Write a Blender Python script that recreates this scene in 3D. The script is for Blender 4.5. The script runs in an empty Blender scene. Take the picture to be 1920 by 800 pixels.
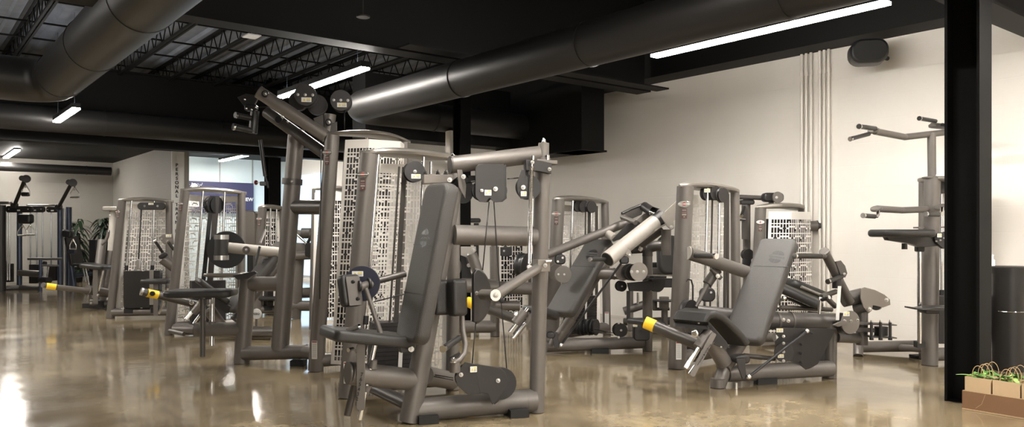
import bpy, bmesh, math, random
from mathutils import Vector, Matrix
from mathutils.geometry import normal as _n
random.seed(7)
SC = bpy.context.scene
COL = SC.collection
S = 1/1.3                      # structure was surveyed at 1.3 units per metre
F = 1461.0; CX = 960.0; CY = 435.0; CAMH = 1.0
FW = Vector((.622, .783, 0)).normalized(); RT = Vector((FW.y, -FW.x, 0)); UP = Vector((0, 0, 1))

# ------------------------------------------------------------------ camera, world, exposure
cd = bpy.data.cameras.new('camera'); cam = bpy.data.objects.new('camera', cd); COL.objects.link(cam)
cam.location = (0, 0, CAMH); cam.rotation_euler = (math.pi/2, 0, -math.atan2(FW.x, FW.y))
cd.sensor_width = 36; cd.lens = 36*F/1920; cd.shift_y = 35/1920; cd.clip_end = 200
SC.camera = cam
w = bpy.data.worlds.new('world'); SC.world = w; w.use_nodes = True
w.node_tree.nodes['Background'].inputs[0].default_value = (.9, .85, .78, 1)
w.node_tree.nodes['Background'].inputs[1].default_value = .05
SC.view_settings.view_transform = 'Standard'; SC.view_settings.look = 'None'
SC.view_settings.gamma = 1; SC.view_settings.use_curve_mapping = False
SC.view_settings.exposure = 0.1
LAMP = 160.0       # emission of the linear fixtures
def arealight(name, loc, size, power, col, rot):
    l = bpy.data.lights.new(name, 'AREA'); l.shape = 'RECTANGLE'; l.size, l.size_y = size; l.energy = power; l.color = col
    o = bpy.data.objects.new(name, l); COL.objects.link(o); o.location = loc; o.rotation_euler = rot; return o
# daylight of the shop window behind the camera (its wall stands at y = -4 in survey units)
arealight('window_daylight', (-.6, -3.02, 1.35), (4.4, 1.5), 95, (1, .93, .84), (math.radians(90), 0, math.radians(0)))

# ------------------------------------------------------------------ materials
def mat(name, col, rough=.5, metal=0, bump=0, bscale=200, noise=0, nscale=8, emit=0, coat=0, spec=.5):
    m = bpy.data.materials.new(name); m.use_nodes = True
    nt = m.node_tree; N = nt.nodes; b = N['Principled BSDF']
    b.inputs['Base Color'].default_value = (*col, 1); b.inputs['Roughness'].default_value = rough
    b.inputs['Metallic'].default_value = metal; b.inputs['Coat Weight'].default_value = coat
    b.inputs['Specular IOR Level'].default_value = spec
    if noise:
        t = N.new('ShaderNodeTexNoise'); t.inputs['Scale'].default_value = nscale; t.inputs['Detail'].default_value = 5
        g = N.new('ShaderNodeNewGeometry'); nt.links.new(g.outputs['Position'], t.inputs['Vector'])
        r = N.new('ShaderNodeMapRange'); r.inputs[3].default_value = 1-noise; r.inputs[4].default_value = 1+noise
        nt.links.new(t.outputs[0], r.inputs[0])
        x = N.new('ShaderNodeVectorMath'); x.operation = 'SCALE'; x.inputs[0].default_value = col
        nt.links.new(r.outputs[0], x.inputs['Scale']); nt.links.new(x.outputs[0], b.inputs['Base Color'])
    if bump:
        t = N.new('ShaderNodeTexNoise'); t.inputs['Scale'].default_value = bscale; t.inputs['Detail'].default_value = 3
        g = N.new('ShaderNodeNewGeometry'); nt.links.new(g.outputs['Position'], t.inputs['Vector'])
        u = N.new('ShaderNodeBump'); u.inputs['Strength'].default_value = bump; u.inputs['Distance'].default_value = .002
        nt.links.new(t.outputs[0], u.inputs['Height']); nt.links.new(u.outputs[0], b.inputs['Normal'])
    if emit:
        b.inputs['Emission Color'].default_value = (*col, 1); b.inputs['Emission Strength'].default_value = emit
    return m
M = {}
M['frame'] = mat('frame_paint', (.140, .127, .115), .42, .3, noise=.06, nscale=30)
M['frame_dark'] = mat('frame_paint_dark', (.080, .073, .067), .40, .3, noise=.06, nscale=30)
M['frame_light'] = mat('frame_paint_light', (.36, .335, .30), .5, .0, noise=.05, nscale=30)
M['cap'] = mat('cap_paint', (.27, .25, .225), .3, .6)
M['black'] = mat('black_plastic', (.012, .012, .013), .4)
M['plate'] = mat('black_plate', (.028, .026, .026), .38, .3, noise=.05)
M['greyplate'] = mat('grey_plate', (.19, .17, .15), .42, .4)
M['screen'] = mat('perforated_sheet_paint', (.86, .83, .78), .42)
M['chrome'] = mat('chrome', (.85, .85, .86), .1, 1)
M['steel'] = mat('brushed_steel', (.6, .59, .57), .28, 1)
M['pad'] = mat('black_leather', (.020, .017, .014), .60, 0, bump=1.0, bscale=260, noise=.1, spec=.9)
_p = M['pad'].node_tree.nodes['Principled BSDF']; _p.inputs['Sheen Weight'].default_value = .06; _p.inputs['Sheen Roughness'].default_value = .5; _p.inputs['Sheen Tint'].default_value = (1, .93, .84, 1)
M['pad_dark'] = mat('black_upholstery', (.020, .019, .018), .42, 0, bump=.5, bscale=300)
M['emboss'] = mat('embossed_leather', (.010, .010, .010), .35)
M['cable'] = mat('black_cable', (.01, .01, .01), .35)
M['belt'] = mat('belt_weave', (.035, .030, .026), .7)
M['yellow'] = mat('yellow_grip', (.95, .60, .02), .5, bump=.5, bscale=500)
M['rubber'] = mat('rubber', (.01, .01, .01), .7)
M['navy'] = mat('navy_plastic', (.018, .020, .035), .35)
M['label'] = mat('label_white', (.75, .74, .70), .5)
M['labelyellow'] = mat('label_yellow', (.75, .62, .12), .5)
M['labelgrey'] = mat('label_grey', (.30, .29, .27), .5)
M['red'] = mat('badge_red', (.28, .05, .045), .5)
M['strip'] = mat('strip_dark_red', (.10, .05, .045), .5)
M['bolt'] = mat('zinc_bolt', (.55, .54, .52), .32, 1)
M['badge'] = mat('badge_silver', (.6, .58, .54), .25, .8)
M['ink'] = mat('ink', (.012, .012, .012), .6)
M['blackpaint'] = mat('black_ceiling_paint', (.0045, .0044, .0044), .65, noise=.2, nscale=3, spec=.25)
M['duct'] = mat('duct_black_paint', (.013, .012, .0115), .45, .2, noise=.1, nscale=4)
M['colpaint'] = mat('column_black_paint', (.003, .003, .003), .65, noise=.25, nscale=14, spec=.12)
M['leaf'] = mat('leaf_green', (.07, .20, .03), .45, noise=.35, nscale=40)
M['leafpale'] = mat('leaf_pale', (.25, .42, .10), .45, noise=.3, nscale=40)
M['leafdark'] = mat('leaf_dark', (.012, .028, .012), .45, noise=.3, nscale=20)
M['kraft'] = mat('kraft_paper', (.52, .38, .23), .75, noise=.06, nscale=25)
M['twine'] = mat('paper_twine', (.48, .32, .17), .8)
M['card'] = mat('cardboard', (.20, .105, .052), .6, noise=.1, nscale=9)
M['cardedge'] = mat('cardboard_edge', (.42, .29, .17), .8)
M['can'] = mat('black_bin_metal', (.008, .007, .0065), .42, .1)
M['clear'] = mat('clear_panel', (.9, .92, .95), .08)
_c = M['clear'].node_tree.nodes['Principled BSDF']; _c.inputs['Transmission Weight'].default_value = 1; _c.inputs['IOR'].default_value = 1.08
M['banner'] = mat('banner_navy', (.030, .030, .085), .6)
M['white'] = mat('white_paint', (.8, .8, .78), .5)
M['bluetube'] = mat('blue_grey_paint', (.06, .075, .11), .35, .5)

# ------------------------------------------------------------------ pixel geometry
def V(px, py, Y):
    """point seen at pixel (px,py) standing Y metres in front of the camera"""
    return FW*Y + RT*((px-CX)/F*Y) + UP*(CAMH+(CY-py)/F*Y)
def VZ(px, Y, z):
    return FW*Y + RT*((px-CX)/F*Y) + UP*z
def G(px, py):
    Y = F*CAMH/(py-CY); return VZ(px, Y, 0)
def D(x, y, z=0):          # direction given as right, away, up
    return RT*x + FW*y + UP*z
def uvz(v, u, z): return Vector((v*S, u*S, z))
def onp(px, py, px0, Y0, a):
    """pixel onto a vertical plane through (px0,Y0) whose horizontal line is turned by a from the view's right"""
    k = (px-CX)/F; k0 = (px0-CX)/F; t = math.tan(a)
    Y = (Y0 - t*k0*Y0)/(1-k*t)
    return V(px, py, Y)

# ------------------------------------------------------------------ mesh builder
def circ(r, n=28, ry=None):
    ry = ry or r
    return [(r*math.cos(2*math.pi*i/n), ry*math.sin(2*math.pi*i/n)) for i in range(n)]
def rrect(w, h, r, n=6):
    p = []
    r = min(r, w/2*.999, h/2*.999)
    for cx, cy, a0 in ((w/2-r, h/2-r, 0), (-w/2+r, h/2-r, 90), (-w/2+r, -h/2+r, 180), (w/2-r, -h/2+r, 270)):
        for i in range(n+1):
            a = math.radians(a0+90*i/n); p.append((cx+r*math.cos(a), cy+r*math.sin(a)))
    return p
def inset(P, d):
    n = len(P); out = []
    for i in range(n):
        a = Vector(P[i-1]); b = Vector(P[i]); c = Vector(P[(i+1) % n])
        e1 = (b-a); e2 = (c-b)
        if e1.length < 1e-9 or e2.length < 1e-9: out.append((b.x, b.y)); continue
        n1 = Vector((-e1.y, e1.x)).normalized(); n2 = Vector((-e2.y, e2.x)).normalized()
        m = n1+n2
        if m.length < 1e-6: out.append((b.x, b.y)); continue
        m.normalize(); k = d/max(.35, m.dot(n1)); out.append((b.x+m.x*k, b.y+m.y*k))
    return out
def area(P): return sum(P[i-1][0]*P[i][1]-P[i][0]*P[i-1][1] for i in range(len(P)))/2
class MB:
    def __init__(s): s.v = []; s.f = []; s.m = []; s.sm = []; s.cur = 0
    def add(s, vs, fs, smooth=False):
        o = len(s.v); s.v += [Vector(v) for v in vs]
        for f in fs: s.f.append([i+o for i in f]); s.m.append(s.cur); s.sm.append(smooth)
    def loft(s, rings, smooth=True, caps=True, closed=False):
        n = len(rings[0]); vs = [v for r in rings for v in r]; fs = []
        K = len(rings)
        for k in range(K if closed else K-1):
            k2 = (k+1) % K
            for i in range(n):
                j = (i+1) % n; fs.append([k*n+i, k*n+j, k2*n+j, k2*n+i])
        s.add(vs, fs, smooth)
        if caps and not closed:
            s.add(rings[0], [list(range(n))[::-1]]); s.add(rings[-1], [list(range(n))])
        return s
    def tube(s, a, b, r, r2=None, n=20, ref=None, k=1.0, caps=True):
        a = Vector(a); b = Vector(b); r2 = r if r2 is None else r2
        d = (b-a).normalized()
        ref = ref or (UP if abs(d.z) < .9 else FW)
        x = d.cross(ref).normalized(); y = x.cross(d).normalized()
        R = []
        for p, q in ((a, r), (b, r2)):
            R.append([p + x*math.cos(2*math.pi*i/n)*q*k + y*math.sin(2*math.pi*i/n)*q for i in range(n)])
        return s.loft(R, True, caps)
    def path(s, pts, r, n=12, closed=False, caps=True):
        pts = [Vector(p) for p in pts]; K = len(pts); R = []; px = None
        for i in range(K):
            if closed: d = (pts[(i+1) % K]-pts[i-1]).normalized()
            else: d = (pts[min(i+1, K-1)]-pts[max(i-1, 0)]).normalized()
            if px is None:
                ref = UP if abs(d.z) < .9 else FW
                px = d.cross(ref).normalized()
            px = (px - d*px.dot(d)).normalized(); y = d.cross(px)
            q = r[i] if isinstance(r, (list, tuple)) else r
            R.append([pts[i] + px*math.cos(2*math.pi*j/n)*q + y*math.sin(2*math.pi*j/n)*q for j in range(n)])
        return s.loft(R, True, caps, closed)
    def slab(s, P, O, ex, ey, th, bev=0, nb=3, dome=0):
        """outline P (2D) at O in the plane ex,ey, thickness th centred, rounded edge bev"""
        O = Vector(O); ex = Vector(ex).normalized(); ey = Vector(ey); ey = (ey-ex*ey.dot(ex)).normalized(); ez = ex.cross(ey)
        if area(P) < 0: P = P[::-1]
        lv = []
        if bev:
            for i in range(nb+1):
                a = math.pi/2*i/nb; lv.append((bev*(1-math.sin(a)), -th/2+bev*(1-math.cos(a))))
            lv = lv + [(q, -z) for q, z in lv[::-1]]
        else: lv = [(0, -th/2), (0, th/2)]
        R = []
        for q, z in lv:
            Q = inset(P, q) if q > 1e-9 else P
            R.append([O+ex*x+ey*y+ez*z for x, y in Q])
        s.loft(R, bev > 0, True)
        return s
    def disc(s, c, ax, r, th, bev=0, n=32):
        ax = Vector(ax).normalized(); ref = UP if abs(ax.z) < .9 else FW
        ex = ax.cross(ref).normalized(); ey = ax.cross(ex)
        return s.slab(circ(r, n), c, ex, ey, th, bev, 2)
    def wheel(s, c, ax, r, th, n=32):      # grooved pulley
        c = Vector(c); ax = Vector(ax).normalized(); ref = UP if abs(ax.z) < .9 else FW
        x = ax.cross(ref).normalized(); y = ax.cross(x)
        R = []
        for z, q in ((-.5, .35), (-.5, 1), (-.3, 1), (-.1, .86), (.1, .86), (.3, 1), (.5, 1), (.5, .35)):
            R.append([c+ax*z*th+(x*math.cos(2*math.pi*i/n)+y*math.sin(2*math.pi*i/n))*q*r for i in range(n)])
        return s.loft(R, False)
    def box(s, c, ex, ey, ez):             # half-extent vectors
        c = Vector(c); ex = Vector(ex); ey = Vector(ey); ez = Vector(ez)
        vs = [c+ex*i+ey*j+ez*k for i in (-1, 1) for j in (-1, 1) for k in (-1, 1)]
        s.add(vs, [[0, 1, 3, 2], [4, 6, 7, 5], [0, 4, 5, 1], [2, 3, 7, 6], [0, 2, 6, 4], [1, 5, 7, 3]]); return s
    def bar(s, a, b, wv, tv):              # rectangular bar from a to b, half width/thickness vectors
        a = Vector(a); b = Vector(b); wv = Vector(wv); tv = Vector(tv)
        s.loft([[p-wv-tv, p+wv-tv, p+wv+tv, p-wv+tv] for p in (a, b)], False); return s
    def bolt(s, c, ax, r=.011, h=.008):
        c = Vector(c); ax = Vector(ax).normalized()
        r *= .8; s.disc(c+ax*h*.25, ax, r*1.3, h*.5, n=14)
        s.disc(c+ax*h, ax, r, h*1.4, h*.3, n=6); s.disc(c+ax*h*1.7, ax, r*.5, h*1.2, h*.3, n=10); return s
    def build(s, name, mats, parent=None, origin=None):
        me = bpy.data.meshes.new(name)
        o = Vector(origin) if origin is not None else Vector((0, 0, 0))
        me.from_pydata([v-o for v in s.v], [], s.f)
        if not isinstance(mats, (list, tuple)): mats = [mats]
        for q in mats: me.materials.append(M[q] if isinstance(q, str) else q)
        for p, i, sm in zip(me.polygons, s.m, s.sm): p.material_index = i; p.use_smooth = sm
        bm = bmesh.new(); bm.from_mesh(me)
        bmesh.ops.remove_doubles(bm, verts=bm.verts, dist=1e-5)
        bmesh.ops.recalc_face_normals(bm, faces=bm.faces)
        for e in bm.edges:
            if len(e.link_faces) == 2 and e.calc_face_angle(0) > math.radians(38): e.smooth = False
        bm.to_mesh(me); bm.free()
        ob = bpy.data.objects.new(name, me); COL.objects.link(ob)
        if parent: ob.parent = parent
        elif origin is not None: ob.location = o
        return ob
def tag(o, label=None, cat=None, group=None, kind=None):
    if label: o['label'] = label
    if cat: o['category'] = cat
    if group: o['group'] = group
    if kind: o['kind'] = kind
    return o
class Thing:
    def __init__(s, name, label, cat, loc, group=None):
        o = bpy.data.objects.new(name, None); COL.objects.link(o); o.empty_display_size = .1
        loc = Vector(loc); o.location = loc; s.o = o; s.loc = loc; tag(o, label, cat, group)
    def part(s, name, mb, mats, parent=None, label=None):
        ob = mb.build(name, mats, parent or s.o, s.loc)
        if label: ob['label'] = label
        return ob
    # ---- shorthand pieces
    def tubes(s, name, mt, segs, n=20, parent=None):   # list of (p0,p1,r[,r2])
        for q in segs: ob = s.part(name, MB().tube(q[0], q[1], q[2], q[3] if len(q) > 3 else None, n), mt, parent)
        return ob
    def bolts(s, pts, ax=None, r=.011, name='bolt', mt='bolt', parent=None):
        ax = ax or D(0, -1)
        for p in pts: s.part(name, MB().bolt(p, ax, r), mt, parent)
    def plate(s, name, mt, pts, Y, ang=0, th=.01, bev=.002, parent=None, px0=None):
        """sheet cut to the outline pts standing on a vertical plane turned by ang"""
        px0 = px0 or sum(p[0] for p in pts)/len(pts)
        W = [onp(p[0], p[1], px0, Y, ang) for p in pts]
        O = sum(W, Vector())/len(W); ex = D(math.cos(ang), math.sin(ang)); ey = UP
        P = [((q-O).dot(ex), (q-O).dot(ey)) for q in W]
        return s.part(name, MB().slab(P, O, ex, ey, th, bev, 2), mt, parent)
    def sticker(s, c, w=.05, h=.028, ex=None, ey=None, parent=None):
        """white and yellow warning label with a triangle and grey print"""
        ex = (ex or D(1, 0)).normalized(); ey = (ey or UP).normalized(); ez = ex.cross(ey).normalized()
        c = Vector(c); b = MB()
        b.slab(rrect(w, h, .002, 2), c, ex, ey, .0012)
        b.cur = 1
        b.slab([(-.36*w, -.3*h), (-.08*w, -.3*h), (-.22*w, .32*h)], c+ez*.0012, ex, ey, .0008)
        b.slab([(.02*w, .12*h), (.4*w, .12*h), (.4*w, .36*h), (.02*w, .36*h)], c+ez*.0012, ex, ey, .0008)
        b.cur = 2
        for k in (-.02, -.16, -.30): b.slab([(.02*w, k*h-.03*h), (.38*w, k*h-.03*h), (.38*w, k*h+.03*h), (.02*w, k*h+.03*h)], c+ez*.0012, ex, ey, .0008)
        b.slab([(-.24*w, -.22*h), (-.2*w, -.22*h), (-.2*w, .12*h), (-.24*w, .12*h)], c+ez*.0018, ex, ey, .0008)
        return s.part('warning_label', b, ['label', 'labelyellow', 'labelgrey'], parent)
    def badge(s, c, ax, sc=1.0, ex=None):
        """oval silver badge with red centre above a small strip of print"""
        ax = Vector(ax).normalized(); ex = UP.cross(ax).normalized(); c = Vector(c); b = MB()
        b.slab(circ(.040*sc, 24, .020*sc), c, ex, UP, .004, .001, 1)
        b.cur = 1; b.slab(circ(.013*sc, 16, .011*sc), c+ax*.003, ex, UP, .002)
        b.cur = 2; b.slab([(-.034*sc, -.002), (.034*sc, -.002), (.034*sc, .002), (-.034*sc, .002)], c+ax*.0045, ex, UP, .001)
        s.part('badge', b, ['badge', 'red', 'label'])
        b = MB(); b.slab(rrect(.036*sc, .066*sc, .003), c-UP*.062*sc, ex, UP, .002)
        b.cur = 1
        for k, (ww, hh) in enumerate(((.026, .006), (.030, .002), (.028, .010), (.008, .006))):
            b.slab(rrect(ww*sc, hh*sc, .0005, 1), c-UP*(.040+.0145*k)*sc+ax*.0015, ex, UP, .001)
        s.part('model_strip', b, ['strip', 'labelgrey'])
    def infolabel(s, c, ax, w=.04, h=.13):
        ax = Vector(ax).normalized(); ex = UP.cross(ax).normalized(); c = Vector(c); b = MB()
        b.slab(rrect(w, h, .002, 2), c, ex, UP, .0015)
        b.cur = 1
        for k in range(12): b.slab(rrect(w*.75, h*.022, .0003, 1), c+UP*(h*.34-k*h*.066)+ax*.0012, ex, UP, .0008)
        b.cur = 2; b.slab(rrect(w*.9, h*.07, .0005, 1), c+UP*h*.44+ax*.0012, ex, UP, .0008)
        s.part('info_label', b, ['label', 'labelgrey', 'red'])
    def pad(s, name, mt, O, along, wv, L, W, T, r=.05, bev=.02, parent=None, seams=()):
        a = Vector(along).normalized(); wv = Vector(wv).normalized()
        b = MB(); b.slab(rrect(W, L, r, 7), O, wv, a, T, bev, 5)
        ob = s.part(name, b, mt, parent)
        nz = wv.cross(a).normalized()
        for q in seams:
            c = Vector(O)+a*(q*L)
            for sg in (1,):
                sb = MB(); sb.box(c+nz*(T/2)*sg, wv*(W/2-bev*.6), a*.0018, nz*.0012)
                s.part('seam', sb, 'emboss', ob)
        return ob, nz
    def emblem(s, parent, c, ex, ey, sc=1.0, mt='emboss'):
        """pressed mark: four petals of a rounded hexagon with a line of script across"""
        ex = Vector(ex).normalized(); ey = Vector(ey).normalized(); ez = ex.cross(ey).normalized(); c = Vector(c)
        b = MB(); R = .043*sc
        for a0, a1 in ((35, 88), (92, 145), (215, 268), (272, 325)):
            P = []
            for i in range(9):
                a = math.radians(a0+(a1-a0)*i/8); P.append((R*math.cos(a), R*math.sin(a)))
            am = math.radians((a0+a1)/2)
            x0 = P[0][0]; x1 = P[-1][0]; yi = .016*sc*(1 if a0 < 180 else -1)
            P.append((x1*.92, yi)); P.append((x0*.92, yi))
            b.slab(P, c, ex, ey, .0016)
        s.part('pressed_mark', b, mt, parent)
        text_mesh('Gymleco', .026*sc, c, ex, ey, mt, 'pressed_script', parent, s.loc, shear=.35, ext=.0008)
    def strap(s, name, mt, a, b, w, t, wdir):
        wv = Vector(wdir).normalized(); d = (Vector(b)-Vector(a)).normalized(); tv = d.cross(wv).normalized()
        return s.part(name, MB().bar(a, b, wv*w/2, tv*t/2), mt)
def text_mesh(txt, size, c, ex, ey, mt, name, parent, origin, shear=0, ext=.001, bold=False, kind=None):
    cu = bpy.data.curves.new(name, 'FONT'); cu.body = txt; cu.size = size; cu.align_x = 'CENTER'; cu.align_y = 'CENTER'
    cu.extrude = ext; cu.shear = shear
    if bold: cu.offset = size*.02
    t = bpy.data.objects.new(name, cu); COL.objects.link(t)
    bpy.context.view_layer.update()
    dg = bpy.context.evaluated_depsgraph_get()
    me = bpy.data.meshes.new_from_object(t.evaluated_get(dg)); bpy.data.objects.remove(t)
    ex = Vector(ex).normalized(); ey = Vector(ey).normalized(); ez = ex.cross(ey).normalized()
    Mx = Matrix((ex, ey, ez)).transposed().to_4x4(); Mx.translation = Vector(c)-Vector(origin)
    me.transform(Mx); me.materials.clear(); me.materials.append(M[mt])
    ob = bpy.data.objects.new(name, me); COL.objects.link(ob)
    if parent: ob.parent = parent
    else: ob.location = origin
    return ob

# ------------------------------------------------------------------ perforated sheet
TILE = ["#.#.#", "#.#.#", ".###.", "#.#.#", "#.#.#", "....."]
TIL2 = ["#.#.#", "#.#.#", "#.#.#", ".....", "#.#.#", "....."]
def hole(i, j):
    bi, bj = i//6, j//6
    ii = i % 6; jj = j % 6
    if ii == 5:
        return (jj in (1,)) and ((bi+bj) % 2 == 0)
    return ((TILE if (bi+bj) % 2 else TIL2)[jj][ii]) == '#'
def sheet(fn, nx, ny, bx=2, by=5):
    """solid cells of the pattern on surface fn(s,t)->(point); returns MB"""
    b = MB(); idx = {}; vs = []; fs = []
    CWX = [0, 1.48, 2, 3.48, 4, 5.48]; CWY = [0, 1.14, 2.28, 3.30, 4.3, 5.42]
    def wx(i): return ((i-bx)//6)*6+CWX[(i-bx) % 6]+bx
    def wy(j): return ((j-by)//6)*6+CWY[(j-by) % 6]+by
    x0, x1, y0, y1 = wx(0), wx(nx), wy(0), wy(ny)
    def vid(i, j):
        if (i, j) not in idx:
            idx[(i, j)] = len(vs); vs.append(fn((wx(i)-x0)/(x1-x0), (wy(j)-y0)/(y1-y0)))
        return idx[(i, j)]
    for i in range(nx):
        for j in range(ny):
            edge = i < bx or i >= nx-bx or j < by//2 or j >= ny-by
            if edge or not hole(i-bx, j-by): fs.append([vid(i, j), vid(i+1, j), vid(i+1, j+1), vid(i, j+1)])
    b.add(vs, fs); return b
def tower(t, L0, L1, R0, R1, H, rL, rR, side, stack=True, screen=True, scr=((.1, .05), (.3, .17), (.72, .17), (.93, .05)),
          rods=((.3, 0), (.66, 0)), stk=(.26, .7, .42), base=True, cell=.0125, capx=(1.0, 1.0), belts=(), capth=.052, info=None, base_cover=True):
    """weight-stack tower: L0,R0=(px,Y) at the floor, L1,R1=px at height H"""
    a0 = VZ(L0[0], L0[1], 0); b0 = VZ(R0[0], R0[1], 0)
    a1 = VZ(L1, L0[1]-.0, H); b1 = VZ(R1, R0[1], H)
    d = (b0-a0); W = d.length; d.normalize(); nn = UP.cross(d).normalized()
    if nn.dot(FW) < 0: nn = -nn
    nn = nn*side
    def P(tt, z, o=0):
        q = z/H; a = a0.lerp(a1, q); b = b0.lerp(b1, q); p = a.lerp(b, tt)
        return Vector((p.x, p.y, z))+nn*o
    for (p0, p1, r) in ((a0, a1, rL), (b0, b1, rR)):
        t.part('post', MB().tube(p0+UP*.004, p1, r, r*.93, 28, ref=d, k=1.0), 'frame')
    # cap
    Rg = []
    n = 26
    for i in range(n+1):
        q = i/n; e = math.sin(math.pi*min(1, max(0, q)))
        tt = -rL*1.2/W*capx[0]+(1+(rL*1.2*capx[0]+rR*1.6*capx[1])/W)*q
        sh = min(1, (max(0.0, 1-abs(2*q-1)**3.0))**.6+.02)
        fr = rL*1.1*sh; bk = (rL*.9+.15*e)*sh
        c = P(tt, H, (bk-fr)/2); c = Vector((c.x, c.y, H+.003+.026*e*(1-.45*q)-.010*q))
        hw = (fr+bk)/2
        ring = []
        for k in range(14):
            an = 2*math.pi*k/14
            cs, sn = math.cos(an), math.sin(an)
            ring.append(c+nn*hw*math.copysign(abs(cs)**.6, cs)+UP*(capth/2*max(.55, sh))*math.copysign(abs(sn)**.7, sn))
        Rg.append(ring)
    t.part('cap', MB().loft(Rg), 'cap')
    if screen:
        pts = list(scr); seg = []
        ln = [math.hypot((pts[i+1][0]-pts[i][0])*W, pts[i+1][1]-pts[i][1]) for i in range(len(pts)-1)]
        tot = sum(ln)
        def at(sv):
            x = sv*tot
            for i, l in enumerate(ln):
                if x <= l+1e-6 or i == len(ln)-1:
                    q = x/l; return pts[i][0]*(1-q)+pts[i+1][0]*q, pts[i][1]*(1-q)+pts[i+1][1]*q
                x -= l
        z0, z1 = .05, H-.035
        nx = max(8, int(round(tot/cell))); ny = int((z1-z0)/cell)
        def fn(sv, tv):
            tt, o = at(sv); return P(tt, z0+(z1-z0)*tv, o)
        ob = t.part('perforated_screen', sheet(fn, nx, ny), 'screen')
        md = ob.modifiers.new('thick', 'SOLIDIFY'); md.thickness = .0025; md.offset = 0
    if side < 0 and base_cover:
        t.part('inner_cover', MB().bar(P(.5, .10, .0), P(.5, H-.10, .0), d*W*.30, nn*.004), 'plate')
    for k, (tt, o) in enumerate(rods):
        t.part('guide_rod', MB().tube(P(tt, .1, o), P(tt, H, o), .0115, n=14), 'chrome')
        if stack: t.part('rod_collar', MB().tube(P(tt, stk[2]+.002, o), P(tt, stk[2]+.055, o), .02, n=14), 'black')
    if stack:
        b = MB(); s0, s1, zt = stk
        z = .12; c = (s0+s1)/2; hw = (s1-s0)/2*W
        while z < zt-.01:
            b.box(P(c, z+.0125), d*hw, nn*.065, UP*.0118); z += .0255
        st = t.part('weight_stack', b, 'plate')
        bb = MB()
        bb.tube(P(c, .1), P(c, zt+.06), .014, n=12)
        t.part('selector_rod', bb, 'steel')
        bb = MB().bar(P(c, .12, 0)-nn*.071*side, P(c, zt, 0)-nn*.071*side, d*.012, nn*.002)
        t.part('number_strip', bb, 'label', st)
        b = MB()
        for q in (s0+.05, s1-.05): b.box(P(q, .09), d*.05, nn*.05, UP*.028)
        t.part('stack_cushion', b, 'rubber')
    if base:
        t.part('base_tube', MB().tube(P(0.02, .075), P(.98, .075), .05, n=24), 'frame')
    for (tt, o, z0, z1, ww) in belts:
        t.part('belt', MB().bar(P(tt, z0, o), P(tt, z1, o), d*ww/2, nn*.003), 'belt')
    t.badge(P(0, H-.13)-nn*0 + D(-.25, -.97).normalized()*(rL+.003), D(-.25, -.97), rL/.05*.85)
    if info: t.infolabel(P(info[0], info[1])+D(-.1, -1).normalized()*((rL if info[0] < .5 else rR)+.003), D(-.1, -1))
    return P, d, nn, W
def pulley_block(t, c, ax, r, gap=.05, sticker=True, three=True, plate='plate', wheel=True, sc=1):
    """two round cheek plates with a wheel between; ax points to the viewer's side"""
    c = Vector(c); ax = Vector(ax).normalized(); ex = UP.cross(ax).normalized()
    for sg in (1, -1):
        t.part('pulley_cheek', MB().disc(c+ax*gap/2*sg, ax, r, .006, .0015), plate)
    if wheel: t.part('pulley_wheel', MB().wheel(c, ax, r*.86, gap*.55), 'black')
    f = c+ax*(gap/2+.003)
    t.bolts([f+ex*r*q for q in ((-.66, 0, .66) if three else (0,))], ax, r*.13 if three else r*.16)
    if sticker: t.sticker(f-UP*r*.45+ax*.001+ex*r*.1, r*.9, r*.42, ex=ex)
def grip(t, a, b, r=.016, tip=.0, name='grip', both=False, parent=None):
    a = Vector(a); b = Vector(b); d = (b-a).normalized()
    g = t.part(name, MB().tube(a, b, r, n=18), 'pad_dark', parent)
    t.part('end_cap', MB().tube(a-d*.014, a+d*.001, r*1.12, n=18), 'chrome', g)
    if both: t.part('end_cap', MB().tube(b-d*.001, b+d*.012, r*1.12, n=18), 'chrome', g)
    return g
def numbers(t, parent, a, b, off, ex, ey, size, seq='7654321'):
    a = Vector(a); b = Vector(b)
    for i, ch in enumerate(seq):
        text_mesh(ch, size, a.lerp(b, i/(len(seq)-1))+Vector(off), ex, ey, 'ink', 'numeral', parent, t.loc, ext=.0006, bold=True)

# ================================================================== STRUCTURE
def struct(name, b, mt, label=None):
    o = b.build(name, mt); o['kind'] = 'structure'
    if label: o['label'] = label
    return o
def quadbox(v0, v1, u0, u1, z0, z1, b=None):
    b = b or MB(); b.box(((v0+v1)/2*S, (u0+u1)/2*S, (z0+z1)/2), ((v1-v0)/2*S, 0, 0), (0, (u1-u0)/2*S, 0), (0, 0, (z1-z0)/2)); return b
def Zr(z): return CAMH+z*S      # height given above the eye in survey units

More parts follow.
